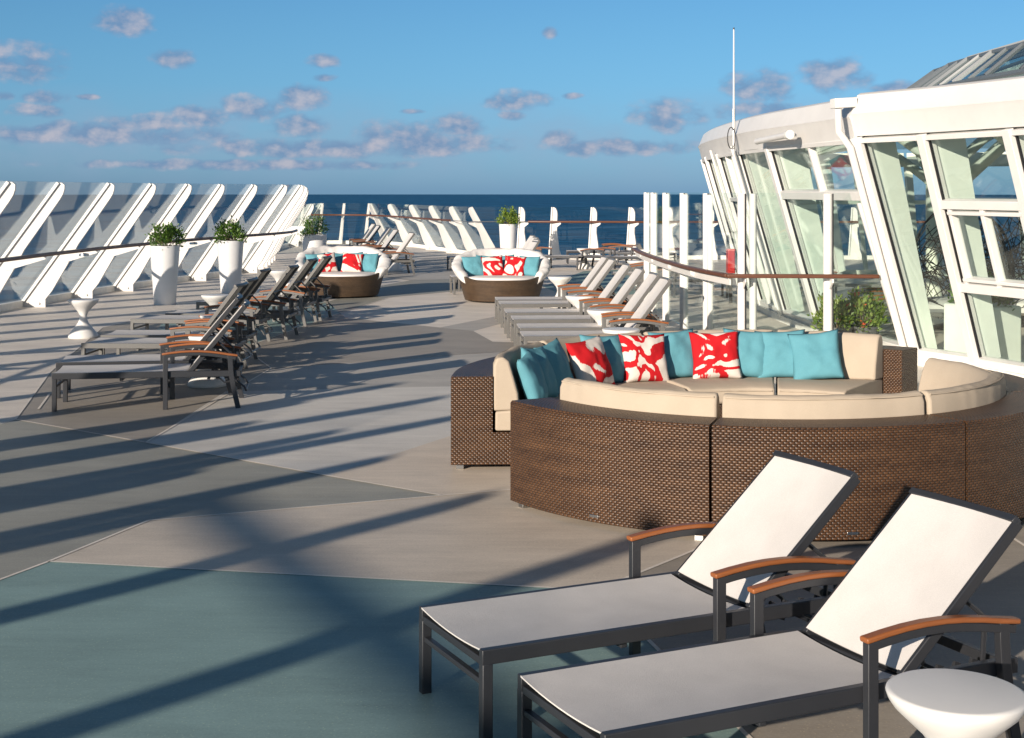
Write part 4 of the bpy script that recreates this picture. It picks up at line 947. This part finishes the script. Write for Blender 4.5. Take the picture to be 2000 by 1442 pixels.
# things in and around the solarium
def potted(x, y, label, seed, r=.2, h=.32, sc=.42, n=900, leaf='leaf_x', fl=True, name='potted_shrub'):
    o = empty(name, (x, y, 0)); tag(o, label, 'potted plant', 'shrubs in grey pots')
    MB().lathe([(r*.8, 0), (r, h), (r*1.06, h), (r*1.06, h+.03), (r*.9, h+.03), (r*.9, h-.03), (.01, h-.03)], 24).build('pot', M['pot'], o, smooth=40)
    f, cl = foliage(n, r*1.2, sc*.72, .065, seed, h+.05); f.build('shrub', M[leaf], o)
    st = MB()
    for c in cl[:12]: st.tube([(c[0]*.1, c[1]*.1, h-.04), c], [.008, .003], 5)
    st.build('stems', M['stem'], o)
    if fl:
        fm = MB(); rnd = random.Random(seed)
        for c in rnd.sample(cl, 7):
            for k in range(9): v = Vector(c)*1.04+Vector((rnd.gauss(0, .02), rnd.gauss(0, .02), rnd.gauss(.02, .02))); fm.box(v, (.02, .02, .012))
        fm.build('flowers', M['flower'], o)
potted(4.28, 18.75, 'orange flowering shrub in a dark pot behind the glass screen, left of two', 21)
potted(4.66, 18.85, 'orange flowering shrub in a ribbed grey pot behind the glass screen, right of two', 22, sc=.5)
# box planters inside
def box_planter(x, y, w, d_, h, label, seed, rz=0):
    o = empty('box_planter', (x, y, 0), rz); tag(o, label, 'planter', 'white box planters inside the solarium')
    MB().box((0, 0, h/2), (w, d_, h)).build('pot', M['green_panel'], o, bevel=.03, seg=3)
    mb = MB()
    for k in range(int(w/.35)):
        f, cl = foliage(500, .26, .28, .07, seed+k, h+.02, 12); xx = -w/2+.2+k*.35
        mb.add([(v[0]+xx, v[1]*.8, v[2]) for v in f.v], f.f)
    mb.build('shrub', M['leaf'], o)
box_planter(6.55, 14.6, 2.2, .5, .72, 'pale box planter with leafy shrubs just inside the near windows', 31, R(-62))
box_planter(5.75, 17.4, .8, .5, .75, 'pale box planter with a shrub behind the leaning mullions', 41, R(-62))
for k, (x, y) in enumerate(((6.9, 20.8), (7.1, 22.3), (8.8, 21.0), (9.0, 23.2), (7.2, 27.0), (10.5, 25.0))):
    lounger(0, 0, [170, 170, 10, 10, 160, 20][k], [0, 0, 56, 56, 0, 56][k], ['flat lounger inside the solarium behind the flowering shrubs', 'second flat lounger inside the solarium behind the shrubs', 'raised lounger deep inside the solarium, left of the pod chair', 'raised lounger by the far windows of the solarium', 'flat lounger at the back of the solarium', 'raised lounger in the rear corner of the solarium'][k], 'loungers inside the solarium', fm='frame_lit', xy=(x, y), corner='mid')
def pod(x, y, label, seed):
    o = empty('pod_chair', (x, y, 0)); tag(o, label, 'pod chair', 'woven pod chairs inside the solarium')
    rnd = random.Random(seed); w = MB()
    for k in range(170):
        a = rnd.uniform(.5, 5.8); b = a+rnd.uniform(-1.6, 1.6); z0 = rnd.uniform(.25, 1.1); z1 = rnd.uniform(.25, 1.9); pts = []
        for t in [j/8 for j in range(9)]:
            aa = a+(b-a)*t; z = z0+(z1-z0)*t+.15*math.sin(t*3); rr = .78*math.sqrt(max(.02, 1-((z-.85)/1.1)**2)); pts.append((rr*math.sin(aa), -rr*math.cos(aa), z))
        w.tube(pts, .0075, 4)
    w.build('woven_shell', M['wire'], o)
    MB().lathe([(.55, .20), (.68, .25), (.70, .40), (.60, .46), (.01, .47)], 32).build('seat_cushion', M['cushion_white'], o, smooth=50)
    MB().lathe([(.40, 0), (.42, .04), (.2, .10), (.2, .24)], 24).build('base', M['wire'], o)
pod(6.95, 20.6+1.4, 'black woven pod chair inside the solarium, left of two', 5); pod(7.95, 21.2+1.4, 'black woven pod chair inside the solarium, right of two', 6)

# slim red box on a post beyond the screen
lk = empty('red_box', (4.15, 27.0, 0)); tag(lk, 'slim red box on a post beyond the glass screen', 'locker')
MB().box((0, 0, .80), (.14, .25, .46)).build('cabinet', M['red'], lk, bevel=.01); MB().box((0, -.135, .80), (.11, .012, .40)).build('door', M['red'], lk, bevel=.004); MB().box((0, 0, .285), (.06, .06, .57)).build('base', M['pot'], lk)

# unseen mast added left of and behind the camera for its diagonal deck shadow
mh = 4.6; cot = 1/math.tan(R(SUN_EL))
def back(x, y, z): return Vector((x-sx*cot*z, y-sy*cot*z, z))
a = back(-2.15, 9.9, mh); b = back(1.6, 2.4, mh)
ms = empty('shadow_mast', (b.x, b.y, 0)); tag(ms, 'unseen mast with a long side arm, added to cast a diagonal shadow', 'mast')
MB().tube([(0, 0, 0), (0, 0, mh+1.5)], [.25, .12], 12).build('pole', M['mastp'], ms, smooth=40)
MB().beam((0, 0, mh), a-Vector((b.x, b.y, 0)), .42, .05).build('arm', M['mastp'], ms)
lc = empty('deck_locker', (-10.0, 4.6, 0)); 
bpy.data.objects.remove(lc)
